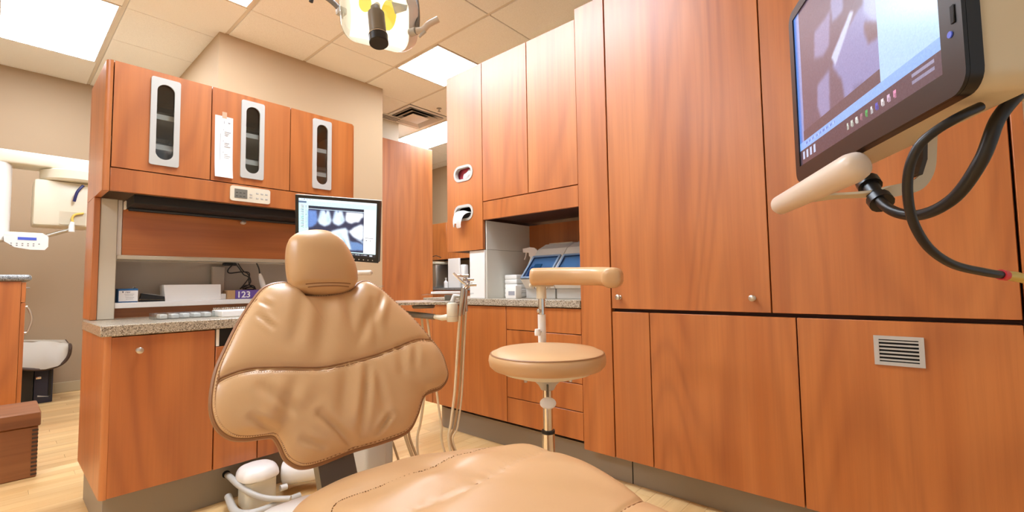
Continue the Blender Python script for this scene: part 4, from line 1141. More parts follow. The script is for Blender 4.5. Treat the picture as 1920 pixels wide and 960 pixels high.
# tray
u1 = (pt(838, 570, 2.05) - pt(735, 576, 2.05)).normalized(); u1.z = 0; u1.normalize(); n1_ = Vector((-u1.y, u1.x, 0))
O1 = pt(790, 571, 2.12)
MB().prism(rrect(.34, .30, .04), O1 + n1_ * .10, u1, n1_, Z, 0, .012).build('tray', 'counter', t)
O2 = pt(838, 553, 2.25)
MB().prism(rrect(.24, .20, .02), O2 + n1_ * .05, u1, n1_, Z, 0, .006).build('tray_top', 'clear', t)
MB().prism(rrect(.16, .12, .02), O2 + n1_ * .05 + Vector((0, 0, .0065)), u1, n1_, Z, 0, .010).build('tray_pad', 'white', t)
pk = pt(770, 580, 2.10)
MB().lathe([(.05, 0), (.055, .012), (.03, .018)], Matrix.Translation(O1 + n1_ * .05 - Z * .019), 20).build('tray_hub', 'midgrey', t)
MB().tube([O2 + n1_ * .05 - Z * .001, Vector((O2.x, O2.y, O1.z + .013)) + n1_ * .05], .02, 12).build('tray_post', 'grey', t)
# handpieces and their holder
MB().tube([dc + Z * .043, pt(852, 555, 2.06), pt(862, 556, 2.06)], [.012, .012, .010], 10).build('holder', 'grey', t)
for k, (aa, bb_, r0, r1) in enumerate((((862, 592), (869, 540), .010, .012), ((869, 590), (874, 543), .008, .010), ((875, 584), (872, 560), .008, .009))):
    p0, p1 = pt(*aa, 2.05 + .02 * k), pt(*bb_, 2.05 + .02 * k)
    MB().tube([p0, p0 * .6 + p1 * .4, p0 * .15 + p1 * .85, p1], [r0 * .8, r0, r1, r1 * .8], 12).build('handpiece', 'steel', t)
for k, L in enumerate((((869, 540), (874, 534), (866, 528), (856, 518), (850, 512)), ((872, 541), (880, 536), (872, 520), (862, 516)), ((870, 540), (878, 532), (886, 530)))):
    MB().tube(spline([pt(a, b, 2.07 + .015 * k) for a, b in L], 14), .0055 - .001 * k, 8).build('tip', 'chrome', t)
for k, (a, b) in enumerate(((858, 517), (868, 524), (873, 534))):
    p0 = pt(a, b, 2.09); MB().tube([p0, p0 + u1 * .05], .007, 10).build('handpiece_head', 'chrome', t)
# hoses
HS = [([(862, 592), (858, 650), (853, 730), (846, 790), (842, 830), (860, 905)], 2.05, .0062, 'hose'),
      ([(869, 590), (866, 660), (861, 740), (852, 800), (846, 830), (880, 900)], 2.07, .0048, 'hose_dark'),
      ([(874, 585), (870, 660), (866, 740), (858, 800), (850, 830), (880, 905)], 2.10, .0040, 'hose'),
      ([(800, 590), (812, 680), (822, 760), (828, 800), (829, 830), (850, 900)], 2.15, .0055, 'hose'),
      ([(790, 590), (800, 690), (795, 745), (789, 790), (782, 830), (790, 900)], 2.20, .0060, 'hose'),
      ([(745, 590), (752, 740), (758, 800), (764, 830), (790, 900)], 2.12, .0085, 'hose_dark'),
      ([(755, 590), (762, 740), (766, 800), (771, 830), (800, 900)], 2.14, .0060, 'hose_dark'),
      ([(715, 590), (722, 740), (730, 810), (738, 835), (760, 900)], 2.16, .0055, 'hose_dark'),
      ([(725, 590), (730, 740), (730, 810), (726, 838), (730, 900)], 2.16, .0055, 'hose_dark'),
      ([(705, 590), (705, 740), (700, 820), (698, 845), (700, 900)], 2.10, .0065, 'hose'),
      ([(713, 590), (714, 740), (718, 820), (715, 842), (716, 900)], 2.12, .0075, 'hose_dark')]
for L, dp, r, mm in HS:
    P = [pt(a, b, dp) for a, b in L]
    for q in P: q.z = max(q.z, r + .002)
    MB().tube(spline(P, 40), r, 8).build('hose', mm, t)
# lower body of the unit behind the seat
cpx = pt(688, 585, 2.15)
B(cpx.x - .09, cpx.x + .09, cpx.y - .09, cpx.y + .09, .001, .30, .02, 3).build('foot_column', 'grey', t)
MB().tube([Vector((cpx.x, cpx.y, .30)), Vector((cpx.x, cpx.y, .84))], .028, 16).build('column', 'grey', t)
# side box seen under the backrest
c1 = pt(700, 846, 2.0)
c1 = pt(694, 846, 1.9)
B(c1.x - .05, c1.x + .05, c1.y - .05, c1.y + .05, .001, .36, .015, 3).build('control_box', 'grey', t)
# bracket table at the left of the tray
tb_ = pt(688, 536, 1.95)
MB().prism(rrect(.20, .12, .02), tb_ + Vector((-.02, .04, 0)), u1, n1_, Z, -.006, .0).build('side_tray', 'clear', t)
MB().tube(spline([tb_ - Z * .007, tb_ + Vector((.03, .05, -.06)), pt(700, 588, 2.28)], 8), .008, 8).build('side_tray_arm', 'grey', t)

# ------------------------------------------------------------------ stool
sx, sy = 1.268, .968
t = thing('stool', 'round tan leather stool with a raised body support arm', 'stool', (sx, sy, 0))
T0 = Matrix.Translation((sx, sy, 0))
prof = [(.02, .706), (.15, .706), (.185, .709), (.197, .720), (.2005, .738), (.1985, .752), (.192, .7615), (.188, .763), (.17, .772), (.12, .779), (.06, .781), (.001, .7815)]
MB().lathe(prof, T0, 64).build('seat', 'leather', t, smooth=60)
sw = t.children[0]
MB().lathe([(.1935, .7588), (.1955, .7602), (.1935, .7622)], T0, 64).build('piping', 'piping', sw)
MB().lathe([(.05, .672), (.10, .680), (.150, .694), (.168, .7055)], T0, 48).build('seat_pan', 'cream', t)
MB().lathe([(.022, .635), (.030, .65), (.052, .6715)], T0, 24).build('swivel_bracket', 'grey', t)
for s_ in (-1, 1):
    c_ = Vector((sx, sy, 0)) + Vector((.663, -.749, 0)) * .075 * s_ + Vector((-.7, -.6, 0)) * .04
    MB().lathe([(.006, .668), (.006, .690)], Matrix.Translation((c_.x, c_.y, 0)), 8).build('bolt', 'nickel', t)
fw = Vector((-.79, -.61, 0)).normalized()
lv = Vector((sx, sy, .665)) + fw * .02
MB().tube(spline([lv, lv + fw * .05 - Z * .02, lv + fw * .07 - Z * .045], 8), .004, 8).build('lever', 'midgrey', t)
qk = fw.to_track_quat('Z', 'Y').to_matrix().to_4x4(); qk.translation = lv + fw * .072 - Z * .052
MB().lathe([(.012, -.006), (.022, -.004), (.024, .002), (.018, .007)], qk @ Matrix.Diagonal((1.1, .8, 1, 1)), 20).build('lever_knob', 'white', t)
MB().lathe([(.0165, .5), (.0165, .6349)], T0, 24).build('gas_post', 'chrome', t)
MB().lathe([(.022, .489), (.023, .494), (.022, .4995)], T0, 24).build('collar', 'black', t)
MB().lathe([(.021, .10), (.021, .4885)], T0, 24).build('outer_post', 'chrome', t)
MB().lathe([(.04, .07), (.04, .0995)], T0, 24).build('hub', 'chrome', t)
for k in range(5):
    a = 2 * PI * k / 5 + .3; e = Vector((math.cos(a), math.sin(a), 0)); c0 = Vector((sx, sy, .085))
    MB().tube([c0 + e * .038, c0 + e * .15 - Z * .008, c0 + e * .26 - Z * .018], [.018, .015, .012], 10).build('leg', 'chrome', t)
    w0 = c0 + e * .262; qq = Vector((-e.y, e.x, 0)).to_track_quat('Z', 'Y').to_matrix().to_4x4(); qq.translation = Vector((w0.x, w0.y, .0265))
    MB().lathe([(.012, -.012), (.026, -.010), (.026, .010), (.012, .012)], qq, 18).build('caster', 'black', t)
# support arm
ap = Vector((1.400, 1.090, 0))
MB().tube([ap + Z * .985, ap + Z * .938], .019, 20).build('arm_socket', 'cream', t)
MB().tube([ap + Z * .9375, ap + Z * .878], .013, 20).build('arm_rod', 'chrome', t)
MB().tube([ap + Z * .8775, ap + Z * .755], .0155, 20).build('arm_post', 'white', t)
MB().tube([ap + Z * .7545, ap + Z * .742], .030, 20).build('arm_flange', 'white', t)
MB().tube(spline([ap + Z * .742, ap + Z * .70 - Vector((.03, .03, 0)), Vector((sx + .08, sy + .07, .690))], 8), .012, 10).build('arm_bracket', 'cream', t)
kb = pt(1008, 623, 1.72); MB().lathe([(.011, -.012), (.012, 0), (.010, .012)], Matrix.Translation(kb), 14).build('arm_knob', 'white', t)
MB().tube([kb, Vector((ap.x, ap.y, kb.z))], .005, 8).build('knob_stem', 'nickel', t)
kb = pt(1010.5, 583, 1.72); MB().lathe([(.007, -.007), (.009, 0), (.006, .007)], Matrix.Translation(kb), 12).build('arm_knob', 'nickel', t)
MB().tube([kb, Vector((ap.x, ap.y, kb.z))], .004, 8).build('knob_stem', 'nickel', t)
# pad: rounded-square section swept along an arc
path = spline([pt(1000, 519, 1.74), pt(1040, 518, 1.725), pt(1085, 518, 1.69), pt(1125, 518, 1.63), pt(1150, 520, 1.545), pt(1146, 521, 1.46)], 40)
sec = rrect(.062, .066, .026, 5)
def sweep(path, sec, ends=.35):
    n = len(path); vs = []; fs = []; L = len(sec)
    for i, p in enumerate(path):
        p = Vector(p); tt = (Vector(path[min(i + 1, n - 1)]) - Vector(path[max(i - 1, 0)])).normalized(); w = tt.cross(Z).normalized(); h_ = w.cross(tt)
        vs += [p + w * a + h_ * b for a, b in sec]
    def cap(i0, p, tt, sgn):
        rings = []
        for sc_, off in ((.94, .006), (.78, .011), (.4, .014)):
            w = tt.cross(Z).normalized(); h_ = w.cross(tt)
            k = len(vs); vs.extend([Vector(p) + tt * off * sgn + w * a * sc_ + h_ * b * sc_ for a, b in sec]); rings.append(k)
        return rings
    for i in range(n - 1):
        for k in range(L): fs.append((i * L + k, i * L + (k + 1) % L, (i + 1) * L + (k + 1) % L, (i + 1) * L + k))
    t0 = (Vector(path[1]) - Vector(path[0])).normalized(); t1 = (Vector(path[-1]) - Vector(path[-2])).normalized()
    for base, p, tt, sg in ((0, path[0], t0, -1), ((n - 1) * L, path[-1], t1, 1)):
        prev = base
        for k0 in cap(base, p, tt, sg):
            for k in range(L): fs.append((prev + k, prev + (k + 1) % L, k0 + (k + 1) % L, k0 + k))
            prev = k0
        fs.append(tuple(prev + k for k in range(L)))
    return MB().add(vs, fs)
sweep(path, sec).build('support_arm', 'leather', t, smooth=60)
c_ = pt(1021, 541, 1.74)
MB().rbox(-.045, .045, -.02, .02, -.006, .006, .002, 1, Matrix.Translation((ap.x, ap.y, .990)) @ Matrix.Rotation(-.75, 4, 'Z')).build('arm_plate', 'putty', t)
for s_ in (-1, 1):
    MB().lathe([(.006, .976), (.006, .9835)], Matrix.Translation((ap.x + .03 * s_ * .7, ap.y - .03 * s_ * .7, 0)), 8).build('bolt', 'nickel', t)

# ------------------------------------------------------------------ big hanging monitor
t = thing('monitor', 'large tilted monitor hanging in front of the right cabinets', 'monitor', (.95, .05, 1.3))
az = math.radians(28)
mu = Vector((-math.cos(az), -math.sin(az), 0)); mn = Vector((-math.sin(az), math.cos(az), 0)); MO = Vector((1.064, .170, 1.190))   # bottom far corner; mu runs towards the camera
MW, MH = .469, .345
ol = [(a + MW / 2, b + MH / 2) for a, b in rrect(MW, MH, .022, 6)]
ol2 = [(MW / 2 + (a - MW / 2) * .985, MH / 2 + (b - MH / 2) * .992) for a, b in ol]
n_ = len(ol)
bo_ = MB(); O_ = MO
MB().prism(ol, MO, mu, Z, mn, -.012, 0).build('front_case', 'black', t)
MB().prism(ol2, MO, mu, Z, mn, -.066, -.0125).build('rear_case', 'putty', t)
outer = ol; cxm, cym = MW / 2, MH / 2
inn = []
for a, b in outer:
    inn.append((min(max(a, .020), MW - .034), min(max(b, .030), MH - .018)))
MB().ring(outer, inn, MO, mu, Z, mn, .0004, .004).build('bezel', 'black', t)
nx, ny = 200, 140
img = np.zeros((ny, nx, 3)); img[:] = (104, 84, 98)  # mauve cast: reflected glare of the cabinets painted into the display
rectc(img, 0, .035, 0, .9, (96, 140, 222)); rectc(img, .035, .06, 0, .9, (150, 160, 214)); 
def px2(P):  # photo pixels to screen s,t
    out = []
    for a, b in P:
        d = ray(a, b); q = CAM + d * ((MO - CAM).dot(mn) / d.dot(mn)) - MO
        out.append(((q.dot(mu) - .020) / (MW - .054), (MH - .018 - q.z) / (MH - .048)))
    return out
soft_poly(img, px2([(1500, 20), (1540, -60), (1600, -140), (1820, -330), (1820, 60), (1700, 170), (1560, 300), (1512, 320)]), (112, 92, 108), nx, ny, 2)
soft_poly(img, px2([(1528, 60), (1558, 20), (1556, 85), (1545, 105), (1528, 110)]), (148, 140, 178), nx, ny, 3)
soft_poly(img, px2([(1558, 0), (1582, -20), (1582, 20), (1562, 42)]), (150, 150, 190), nx, ny, 3)
soft_poly(img, px2([(1612, 15), (1640, -10), (1700, -40), (1705, 100), (1665, 150), (1620, 185), (1598, 215), (1586, 190), (1580, 150), (1562, 125), (1574, 90), (1590, 55)]), (142, 142, 190), nx, ny, 3)
soft_poly(img, px2([(1596, 20), (1602, 22), (1568, 122), (1560, 108)]), (200, 210, 240), nx, ny, 1)
soft_poly(img, px2([(1534, 160), (1556, 130), (1558, 235), (1548, 245), (1534, 200)]), (146, 142, 184), nx, ny, 3)
soft_poly(img, px2([(1620, -10), (1705, -60), (1705, 60), (1665, 50), (1640, 40), (1622, 25)]), (172, 182, 222), nx, ny, 3)
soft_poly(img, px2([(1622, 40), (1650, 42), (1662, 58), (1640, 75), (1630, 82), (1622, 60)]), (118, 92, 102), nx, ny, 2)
soft_poly(img, px2([(1600, 160), (1620, 150), (1618, 185), (1604, 200)]), (120, 120, 160), nx, ny, 2, .7)
rectc(img, .70, 1, 0, .86, (176, 214, 255))
for k in range(6): rectc(img, .72, .9, .1 + k * .07, .11 + k * .07, (150, 190, 235))
soft_poly(img, px2([(1497, 300), (1530, 290), (1530, 300), (1500, 330)]), (96, 140, 222), nx, ny, 1)
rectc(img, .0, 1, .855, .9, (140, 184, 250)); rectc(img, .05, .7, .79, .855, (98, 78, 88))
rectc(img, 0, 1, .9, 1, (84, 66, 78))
for k in range(26): rectc(img, .06 + k * .012, .068 + k * .012, .868, .884, (96, 130, 210) if k % 3 else (180, 206, 250))
cols = [(220, 230, 220), (210, 220, 210), (240, 245, 240), (170, 120, 140), (70, 180, 100), (230, 235, 240), (80, 90, 200), (236, 230, 236), (220, 190, 220), (230, 150, 190)]
for k, c_ in enumerate(cols): rectc(img, .46 + k * .034, .474 + k * .034, .93, .958, c_); rectc(img, .464 + k * .034, .478 + k * .034, .944, .965, tuple(int(v * .75) for v in c_))
rectc(img, .86, .96, .915, .935, (150, 150, 180)); rectc(img, .86, .96, .945, .96, (140, 140, 170))
for k in range(4): rectc(img, .03 + k * .04, .05 + k * .04, .92, .97, (200, 215, 250))
img = np.clip(img + rng.normal(0, 3, (ny, nx))[..., None], 0, 255)
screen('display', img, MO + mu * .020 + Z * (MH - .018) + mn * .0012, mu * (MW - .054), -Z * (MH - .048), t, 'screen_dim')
for a, b in ((MW - .012, .085), (MW - .012, .13)):
    MB().rbox(-.003, .003, -.010, .010, .004, .0055, .001, 1, Matrix.Translation(MO + mu * a + Z * b) @ Matrix((mu, Z, mn)).transposed().to_4x4()).build('button', 'blackmat', t)
MB().lathe([(.0035, .004), (.0035, .0052)], Matrix.Translation(MO + mu * (MW - .018) + Z * .066) @ Matrix((mu, Z, mn)).transposed().to_4x4(), 12).build('power_light', 'bluelcd', t)
# tilt block and arm behind it
def mo(a, b, d): return MO + mu * a + Z * b + mn * d
xm = Matrix((mu, Z, mn)).transposed().to_4x4(); xm.translation = MO
MB().rbox(.19, .36, .06, .22, -.105, -.0665, .012, 3, xm).build('tilt_block', 'putty', t)
arm_a, arm_b = mo(.30, .085, -.085), mo(.56, .10, -.18)
MB().tube([arm_a, arm_a * .5 + arm_b * .5, arm_b], [.045, .05, .052], 20).build('arm', 'putty', t)
arm_c = Vector((.95, -.75, 1.31))
MB().tube([arm_b, arm_c, Vector((2.0, -.9, 1.31))], .05, 18).build('arm', 'putty', t)
B(1.95, 2.66, -1.0, -.8, 1.22, 1.40, .02, 3).build('wall_bracket', 'putty', t)
# J-shaped handle bracket and handle
jb = [mo(.225, -.0, -.045), mo(.228, -.03, -.047), mo(.232, -.062, -.045), mo(.230, -.082, -.030), mo(.215, -.092, .0)]
jj = spline(jb, 16)
def strap(path, wv, w, th):
    n = len(path); vs = []; fs = []
    for i, p in enumerate(path):
        p = Vector(p); tt = (Vector(path[min(i + 1, n - 1)]) - Vector(path[max(i - 1, 0)])).normalized(); s_ = (wv - tt * wv.dot(tt)).normalized(); nr = tt.cross(s_)
        vs += [p + s_ * w / 2 + nr * th / 2, p - s_ * w / 2 + nr * th / 2, p - s_ * w / 2 - nr * th / 2, p + s_ * w / 2 - nr * th / 2]
    for i in range(n - 1):
        for k in range(4): fs.append((i * 4 + k, i * 4 + (k + 1) % 4, (i + 1) * 4 + (k + 1) % 4, (i + 1) * 4 + k))
    fs.append((0, 3, 2, 1)); k = (n - 1) * 4; fs.append((k, k + 1, k + 2, k + 3))
    return MB().add(vs, fs)
ca, cb = pt(1725, 215, .70), pt(1725, 300, .71)
strap([ca, ca * .6 + cb * .4, cb, pt(1716, 330, .71)], mu, .026, .006).build('drop_post', 'dark', t)
strap(spline([ca + mn * -.012, pt(1745, 270, .72), pt(1742, 315, .72), pt(1722, 345, .71), pt(1690, 355, .70), pt(1640, 363, .70), pt(1560, 368, .73), pt(1525, 371, .74)], 36), (mn * .5 + mu * .2 + Z * .1).normalized(), .018, .004).build('handle_bracket', 'putty', t)
h0, h1 = pt(1463, 385, .80), pt(1597, 316, .63)
hd = (h1 - h0).normalized(); L_ = (h1 - h0).length
MB().tube([h0 - hd * .013, h0 - hd * .009, h0, h0 + hd * L_ * .5, h1, h1 + hd * .012, h1 + hd * .019, h1 + hd * .021], [.004, .011, .0165, .019, .0215, .019, .012, .004], 24).build('handle', 'pinkish', t)
# cables (hang from the monitor)
def cable(L, r, mm, nm='cable', par=t): return MB().tube(spline([pt(*q) for q in L], 60), r, 12).build(nm, mm, par)
cable([(1612, 312, .76), (1630, 345, .72), (1648, 375, .68), (1680, 398, .64), (1730, 402, .60), (1790, 370, .56), (1840, 300, .53), (1870, 225, .52), (1905, 180, .52)], .0072, 'black')
MB().tube([pt(1626, 340, .725), pt(1632, 350, .715)], .016, 14).build('ferrite', 'black', t)
MB().tube([pt(1632, 350, .715), pt(1648, 374, .69)], .0115, 14).build('ferrite', 'black', t)
MB().tube([pt(1647, 372, .69), pt(1654, 381, .68)], .016, 14).build('ferrite', 'black', t)
cb_ = cable([(1838, 200, .50), (1800, 218, .50), (1755, 245, .51), (1722, 275, .52), (1704, 320, .53), (1703, 375, .54), (1716, 425, .55), (1745, 468, .56), (1790, 497, .57), (1850, 511, .58), (1876, 515, .585)], .0052, 'black')
MB().tube([pt(1876, 515, .585), pt(1885, 516.5, .587)], .0068, 14).build('plug_ring', 'red', t)
MB().tube([pt(1885, 516.5, .587), pt(1905, 519, .59), pt(1922, 523, .592), pt(1960, 540, .60)], [.0058, .0066, .006, .005], 14).build('plug', 'gold', t)
cable([(1772, 196, .56), (1790, 201, .545), (1830, 192, .53), (1875, 180, .53), (1930, 180, .54)], .0060, 'putty')
cable([(1822, 190, .515), (1840, 178, .52), (1880, 172, .52), (1940, 165, .53)], .0050, 'black')

# ------------------------------------------------------------------ dental light
lc = pt(708, 31, 1.36)
t = thing('dental_light', 'glowing dental lamp with clear shield above the chair', 'lamp', lc)
lr = (pt(775, 66, 1.32) - pt(640, 34, 1.38)).normalized()
ln = Vector((-.42, -.62, -.62)); ln = (ln - lr * ln.dot(lr)).normalized(); lu = ln.cross(lr).normalized()
if lu.z < 0: lu = -lu
def lp(a, b, d): return lc + lr * a + lu * b + ln * d
shield = rrect(.238, .165, .05, 8)
N_ = len(shield); vs = []; fs = []
# shell: rim, rear dish
rings = [(1.0, .018), (1.03, .0), (1.0, -.03), (.85, -.055), (.5, -.07)]
for s_, d in rings: vs += [lp(a * s_, b * s_, d) for a, b in shield]
for i in range(len(rings) - 1):
    for k in range(N_): fs.append((i * N_ + k, i * N_ + (k + 1) % N_, (i + 1) * N_ + (k + 1) % N_, (i + 1) * N_ + k))
fs.append(tuple((len(rings) - 1) * N_ + k for k in range(N_)))
MB().add(vs, fs).build('shell', 'white', t, smooth=60)
# clear front shield
vs = []; fs = []
rings = [(.99, .019), (.97, .028), (.86, .036), (.5, .042)]
for s_, d in rings: vs += [lp(a * s_, b * s_, d) for a, b in shield]
for i in range(len(rings) - 1):
    for k in range(N_): fs.append((i * N_ + k, i * N_ + (k + 1) % N_, (i + 1) * N_ + (k + 1) % N_, (i + 1) * N_ + k))
fs.append(tuple((len(rings) - 1) * N_ + k for k in range(N_)))
MB().add(vs, fs).build('shield', 'clear', t, smooth=60)
# reflector with dichroic lobes
gp = [[lp(-.10 + .2 * j / 16, -.072 + .144 * i / 12, -.02 + .028 * (((j - 8) / 8) ** 2 + ((i - 6) / 6) ** 2) * .5) for j in range(17)] for i in range(13)]
MB().grid(gp).build('reflector', 'lampglow', t, fix=False)
for (ca_, cb2, w_, h_) in ((.045, .012, .026, .042), (-.035, .03, .022, .024)):
    e = [(ca_ + w_ * math.cos(a) + .35 * h_ * math.sin(a) * .4, cb2 + h_ * math.sin(a)) for a in np.linspace(0, 2 * PI, 24, endpoint=False)]
    MB().prism(e, lc, lr, lu, ln, .009, .0105).build('reflector_lobe', 'lampyellow', t)
MB().prism([(-.118, .052), (.118, .052), (.112, .083), (-.112, .083)], lc, lr, lu, ln, .019, .03).build('visor', 'clear', t)
MB().prism([(.072, .02), (.108, .035), (.112, .05), (.06, .05)], lc, lr, lu, ln, .012, .016).build('clip', 'niche', t)
# bulb holder hanging in front of the shield
ta, tb2 = pt(704, 14, 1.27), pt(710, 76, 1.24)
ax = (tb2 - ta).normalized(); L_ = (tb2 - ta).length
MB().tube([ta, ta + ax * L_ * .18, ta + ax * L_ * .2, ta + ax * L_ * .75, ta + ax * L_ * .8], [.013, .016, .0225, .0225, .021], 20).build('bulb_holder', 'holder', t)
MB().tube([ta + ax * L_ * .8, ta + ax * L_ * .86, ta + ax * L_ * .88, ta + ax * L_ * 1.08, ta + ax * L_ * 1.1], [.021, .021, .0255, .0255, .023], 24).build('end_cap', 'black', t)
MB().tube([ta + ax * L_ * .858, ta + ax * L_ * .878], .0262, 24).build('cap_ring', 'chrome', t)
MB().tube([pt(704, 14, 1.27), lp(0, .03, .0)], .009, 10).build('holder_stem', 'holder', t)
# yoke and handles
MB().tube(spline([pt(782, 55, 1.33), pt(783, 25, 1.36), pt(778, -10, 1.40), pt(760, -60, 1.44)], 16), .007, 10).build('yoke', 'midgrey', t)
MB().tube(spline([pt(770, 20, 1.36), pt(774, -5, 1.38), pt(772, -30, 1.4), pt(740, -70, 1.44)], 12), .006, 10).build('yoke', 'white', t)
q0, q1 = pt(769, 62, 1.31), pt(780, 58, 1.30)
MB().tube([q0, q1], .011, 14).build('pivot_knob', 'grey', t)
MB().tube(spline([q1, pt(793, 56, 1.30), pt(803, 46, 1.30), pt(822, 36, 1.30)], 14), [.0088] * 13 + [.0088] * (len(spline([q1, q1, q1, q1], 14)) - 13), 12).build('handle', 'pinkish', t)
MB().tube([pt(786, 70, 1.30), pt(796, 58, 1.30)], [.003, .007], 8).build('trigger', 'grey', t)
q0 = pt(640, 22, 1.38)
MB().tube(spline([q0, pt(628, 8, 1.38), pt(610, -6, 1.38), pt(585, -18, 1.38)], 14), .008, 12).build('handle', 'midgrey', t)
MB().rbox(-.012, .012, -.014, .014, -.010, .010, .004, 2, Matrix.Translation(q0)).build('pivot_knob', 'grey', t)
MB().tube([pt(641, 24, 1.36), pt(642, 35, 1.36)], [.006, .002], 8).build('trigger', 'grey', t)
MB().tube([pt(586, -12, 1.38), pt(583, 4, 1.38)], [.007, .006], 10).build('handle_tip', 'dark', t)
# arm to the ceiling (above the frame)
MB().tube(spline([pt(760, -60, 1.44), Vector((.95, 1.25, 2.1)), Vector((1.0, 1.3, 2.5)), Vector((1.0, 1.3, HZ - .06))], 24), .018, 14).build('ceiling_arm', 'white', t)
MB().lathe([(.09, HZ - .06), (.09, HZ - .004)], Matrix.Translation((1.0, 1.3, 0)), 28).build('ceiling_plate', 'white', t)

# ------------------------------------------------------------------ far left: x-ray machine, cabinet, floor things
t = thing('xray_machine', 'white panoramic x-ray machine at the far left', 'x-ray machine', (-.3, 5.2, 0))
MB().rbox(-.8, .95, 4.88, 5.12, 1.925, 2.02, .012, 3).build('overhead_arm', 'cream', t)
MB().prism(rrect(.24, .26, .09), (-.055, 5.0, 0), X, Y, Z, 1.36, 1.9245).build('column', 'white', t)
MB().lathe([(.19, 1.8355), (.205, 1.85), (.205, 1.915), (.19, 1.9245)], Matrix.Translation((.41, 5.02, 0)), 36).build('rotation_disc', 'cream', t)
MB().rbox(.175, .50, 4.90, 5.18, 1.487, 1.835, .02, 2).build('sensor_head', 'cream', t)
B(.318, .466, 4.897, 4.8995, 1.50, 1.60).build('recess', 'putty', t)
MB().tube(spline([onplane(156, 348, 1, 4.87), onplane(145, 360, 1, 4.86), onplane(139, 378, 1, 4.87)], 12), .010, 8).build('cable', 'navy', t)
MB().prism([(a + .15, b + 1.356) for a, b in [( -.115, .035), (.09, .058), (.112, .04), (.112, -.035), (.095, -.06), (.02, -.06), (-.06, -.045), (-.11, -.005)]], (0, 4.86, 0), X, Z, Y, 0, .03).build('control_panel', 'white', t)
B(.105, .20, 4.8575, 4.8598, 1.365, 1.385).build('display', 'bluelcd', t)
for k in range(11): B(.07 + (k % 6) * .028, .078 + (k % 6) * .028, 4.858, 4.8598, 1.335 - .014 * (k // 6), 1.341 - .014 * (k // 6)).build('button', 'lcd', t)
B(-.30, .24, 4.895, 4.93, 1.37, 1.425, .01, 2).build('panel_bracket', 'cream', t)
h0, h1 = onplane(88, 442, 1, 4.91), onplane(134, 430, 1, 4.88)
MB().tube([h0, h1], .014, 12).build('grip_bar', 'steel', t)
h2 = onplane(136, 416, 1, 4.88); MB().tube([h1 - Z * .02, h1 + Z * .02, h2], [.02, .018, .012], 12).build('bite_holder', 'white', t)
MB().tube(spline([h2, onplane(136, 408, 1, 4.88), onplane(142, 402, 1, 4.88), onplane(157, 400, 1, 4.88)], 14), .008, 8).build('bite_hook', 'yellow', t)
MB().rbox(-.62, -.42, 5.14, 5.4, .0305, 2.2, .03, 2).build('support_post', 'cream', t)
B(-.9, -.2, 4.95, 5.6, .0005, .03).build('floor_plate', 'cream', t)
B(-.45, -.16, 5.05, 5.2, 1.5, 1.6, .01).build('carriage', 'cream', t)

t = thing('side_cabinet', 'cherry cabinet with metal bow pulls at the far left', 'cabinet', (-.2, 4.7, 0))
B(-.45, .124, 4.5, 4.86, .0005, 1.058).build('body', 'wood', t, smooth=0)
dd = B(.1255, .147, 4.5, 4.86, .918, 1.052, .002, 1).build('drawer', 'wood', t)
MB().tube([(.147, 4.6, 1.015), (.165, 4.6, 1.015), (.165, 4.76, 1.015), (.147, 4.76, 1.015)], .005, 8).build('pull', 'nickel', dd)
dd = B(.1255, .147, 4.5, 4.86, .02, .914, .002, 1).build('cabinet_door', 'wood', t)
MB().tube(spline([(.147, 4.53, .885), (.165, 4.53, .87), (.182, 4.53, .80), (.165, 4.53, .725), (.147, 4.53, .71)], 18), .006, 8).build('pull', 'nickel', dd)
for z in (.886, .71): MB().lathe([(.010, 0), (.010, .012)], Matrix.Translation((.147, 4.53, z)) @ Matrix.Rotation(PI / 2, 4, 'Y'), 10).build('pull_end', 'nickel', dd)
tag(B(-.47, .172, 4.475, 4.86, 1.0595, 1.104, .02, 4).build('countertop', 'counter_grey'), 'grey speckled countertop with rounded nose at the far left', 'countertop')

t = thing('step_box', 'brown dovetailed wooden step box on the left floor', 'box', (-.05, 3.8, 0))
B(-.30, .188, 3.60, 3.96 - .02 + .02, .0005, .268, .004, 1).build('body', 'boxwood', t)
B(-.31, .196, 3.59, 3.968, .27, .345, .005, 1).build('lid', 'boxwood', t)
m = MB()
for k in range(12): m.box(.165, .1885, 3.597, 3.6005, .012 + k * .021, .022 + k * .021)
m.build('dovetail', 'apron_edge', t, smooth=0)

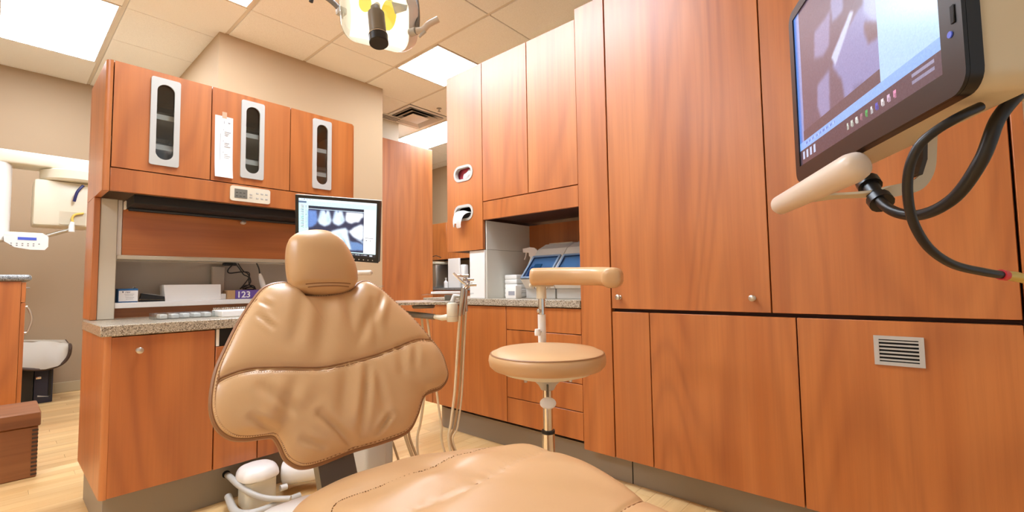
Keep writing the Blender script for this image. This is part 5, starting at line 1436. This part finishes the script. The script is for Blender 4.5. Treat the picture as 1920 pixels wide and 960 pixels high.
t = thing('computer_tower', 'black computer tower standing on the floor at the wall', 'computer', (.18, 5.9, 0))
B(-.02, .262, 5.85, 6.2, .0005, .42, .006).build('case', 'black', t)
B(.20, .245, 5.95, 6.0, .4205, .4235).build('sticker', 'paper', t)
t = thing('drawer_case', 'dark blue case with a latch beside the black tower', 'case', (.32, 5.9, 0))
B(.265, .385, 5.86, 6.2, .0005, .40, .006).build('case', 'pc', t)
B(.275, .31, 5.852, 5.8595, .215, .235, .003).build('latch', 'chrome', t)
B(.355, .375, 5.854, 5.8595, .06, .3, .003).build('edge_trim', 'black', t)
m = MB().prism([(.29, .06), (.36, .05), (.36, .053), (.29, .072)], (0, 5.8595, 0), X, Z, -Y, 0, .001).build('mark', 'grey', t)
# lead apron draped over the two cases
t = thing('lead_apron', 'cream lead apron with brown binding draped over the cases', 'apron', (.25, 5.85, .42))
edge_f = [onplane(a, b, 1, 5.77) for a, b in ((30, 690), (60, 693), (85, 692), (108, 686), (122, 677), (130, 664), (132, 650))]
top_f = [onplane(a, b, 1, 5.86) for a, b in ((30, 640), (60, 640), (85, 639), (100, 640), (112, 641), (122, 643), (131, 646))]
gp = []
for i in range(9):
    f = i / 8; gp.append([top_f[j] * (1 - f) + edge_f[j] * f + Vector((0, -.05 * math.sin(PI * f * .8) * .4 + .012 * math.sin(j * 1.9), .0)) for j in range(7)])
ff = MB().grid(gp); ff.build('front_flap', 'apron', t, fix=False, smooth=70)
MB().tube(spline([edge_f[j] + Vector((0, .0, 0)) for j in range(7)] + [top_f[6]], 30), .013, 8).build('binding', 'apron_edge', t)
bk = [onplane(a, b, 1, 6.1) for a, b in ((30, 637), (60, 637), (95, 637), (122, 637), (127, 643))]
gp = [[top_f[min(6, int(j * 1.6))] * (1 - f) + bk[j] * f for j in range(5)] for f in (0, .35, .7, 1)]
MB().grid(gp).build('top_flap', 'apron', t, fix=False, smooth=70)
MB().tube([bk[3], bk[4], bk[4] - Z * .05], .007, 8).build('binding', 'apron_edge', t)
B(.0, .36, 5.90, 6.12, .425, .54, .03, 3).build('fold', 'apron', t)

bpy.context.view_layer.update()
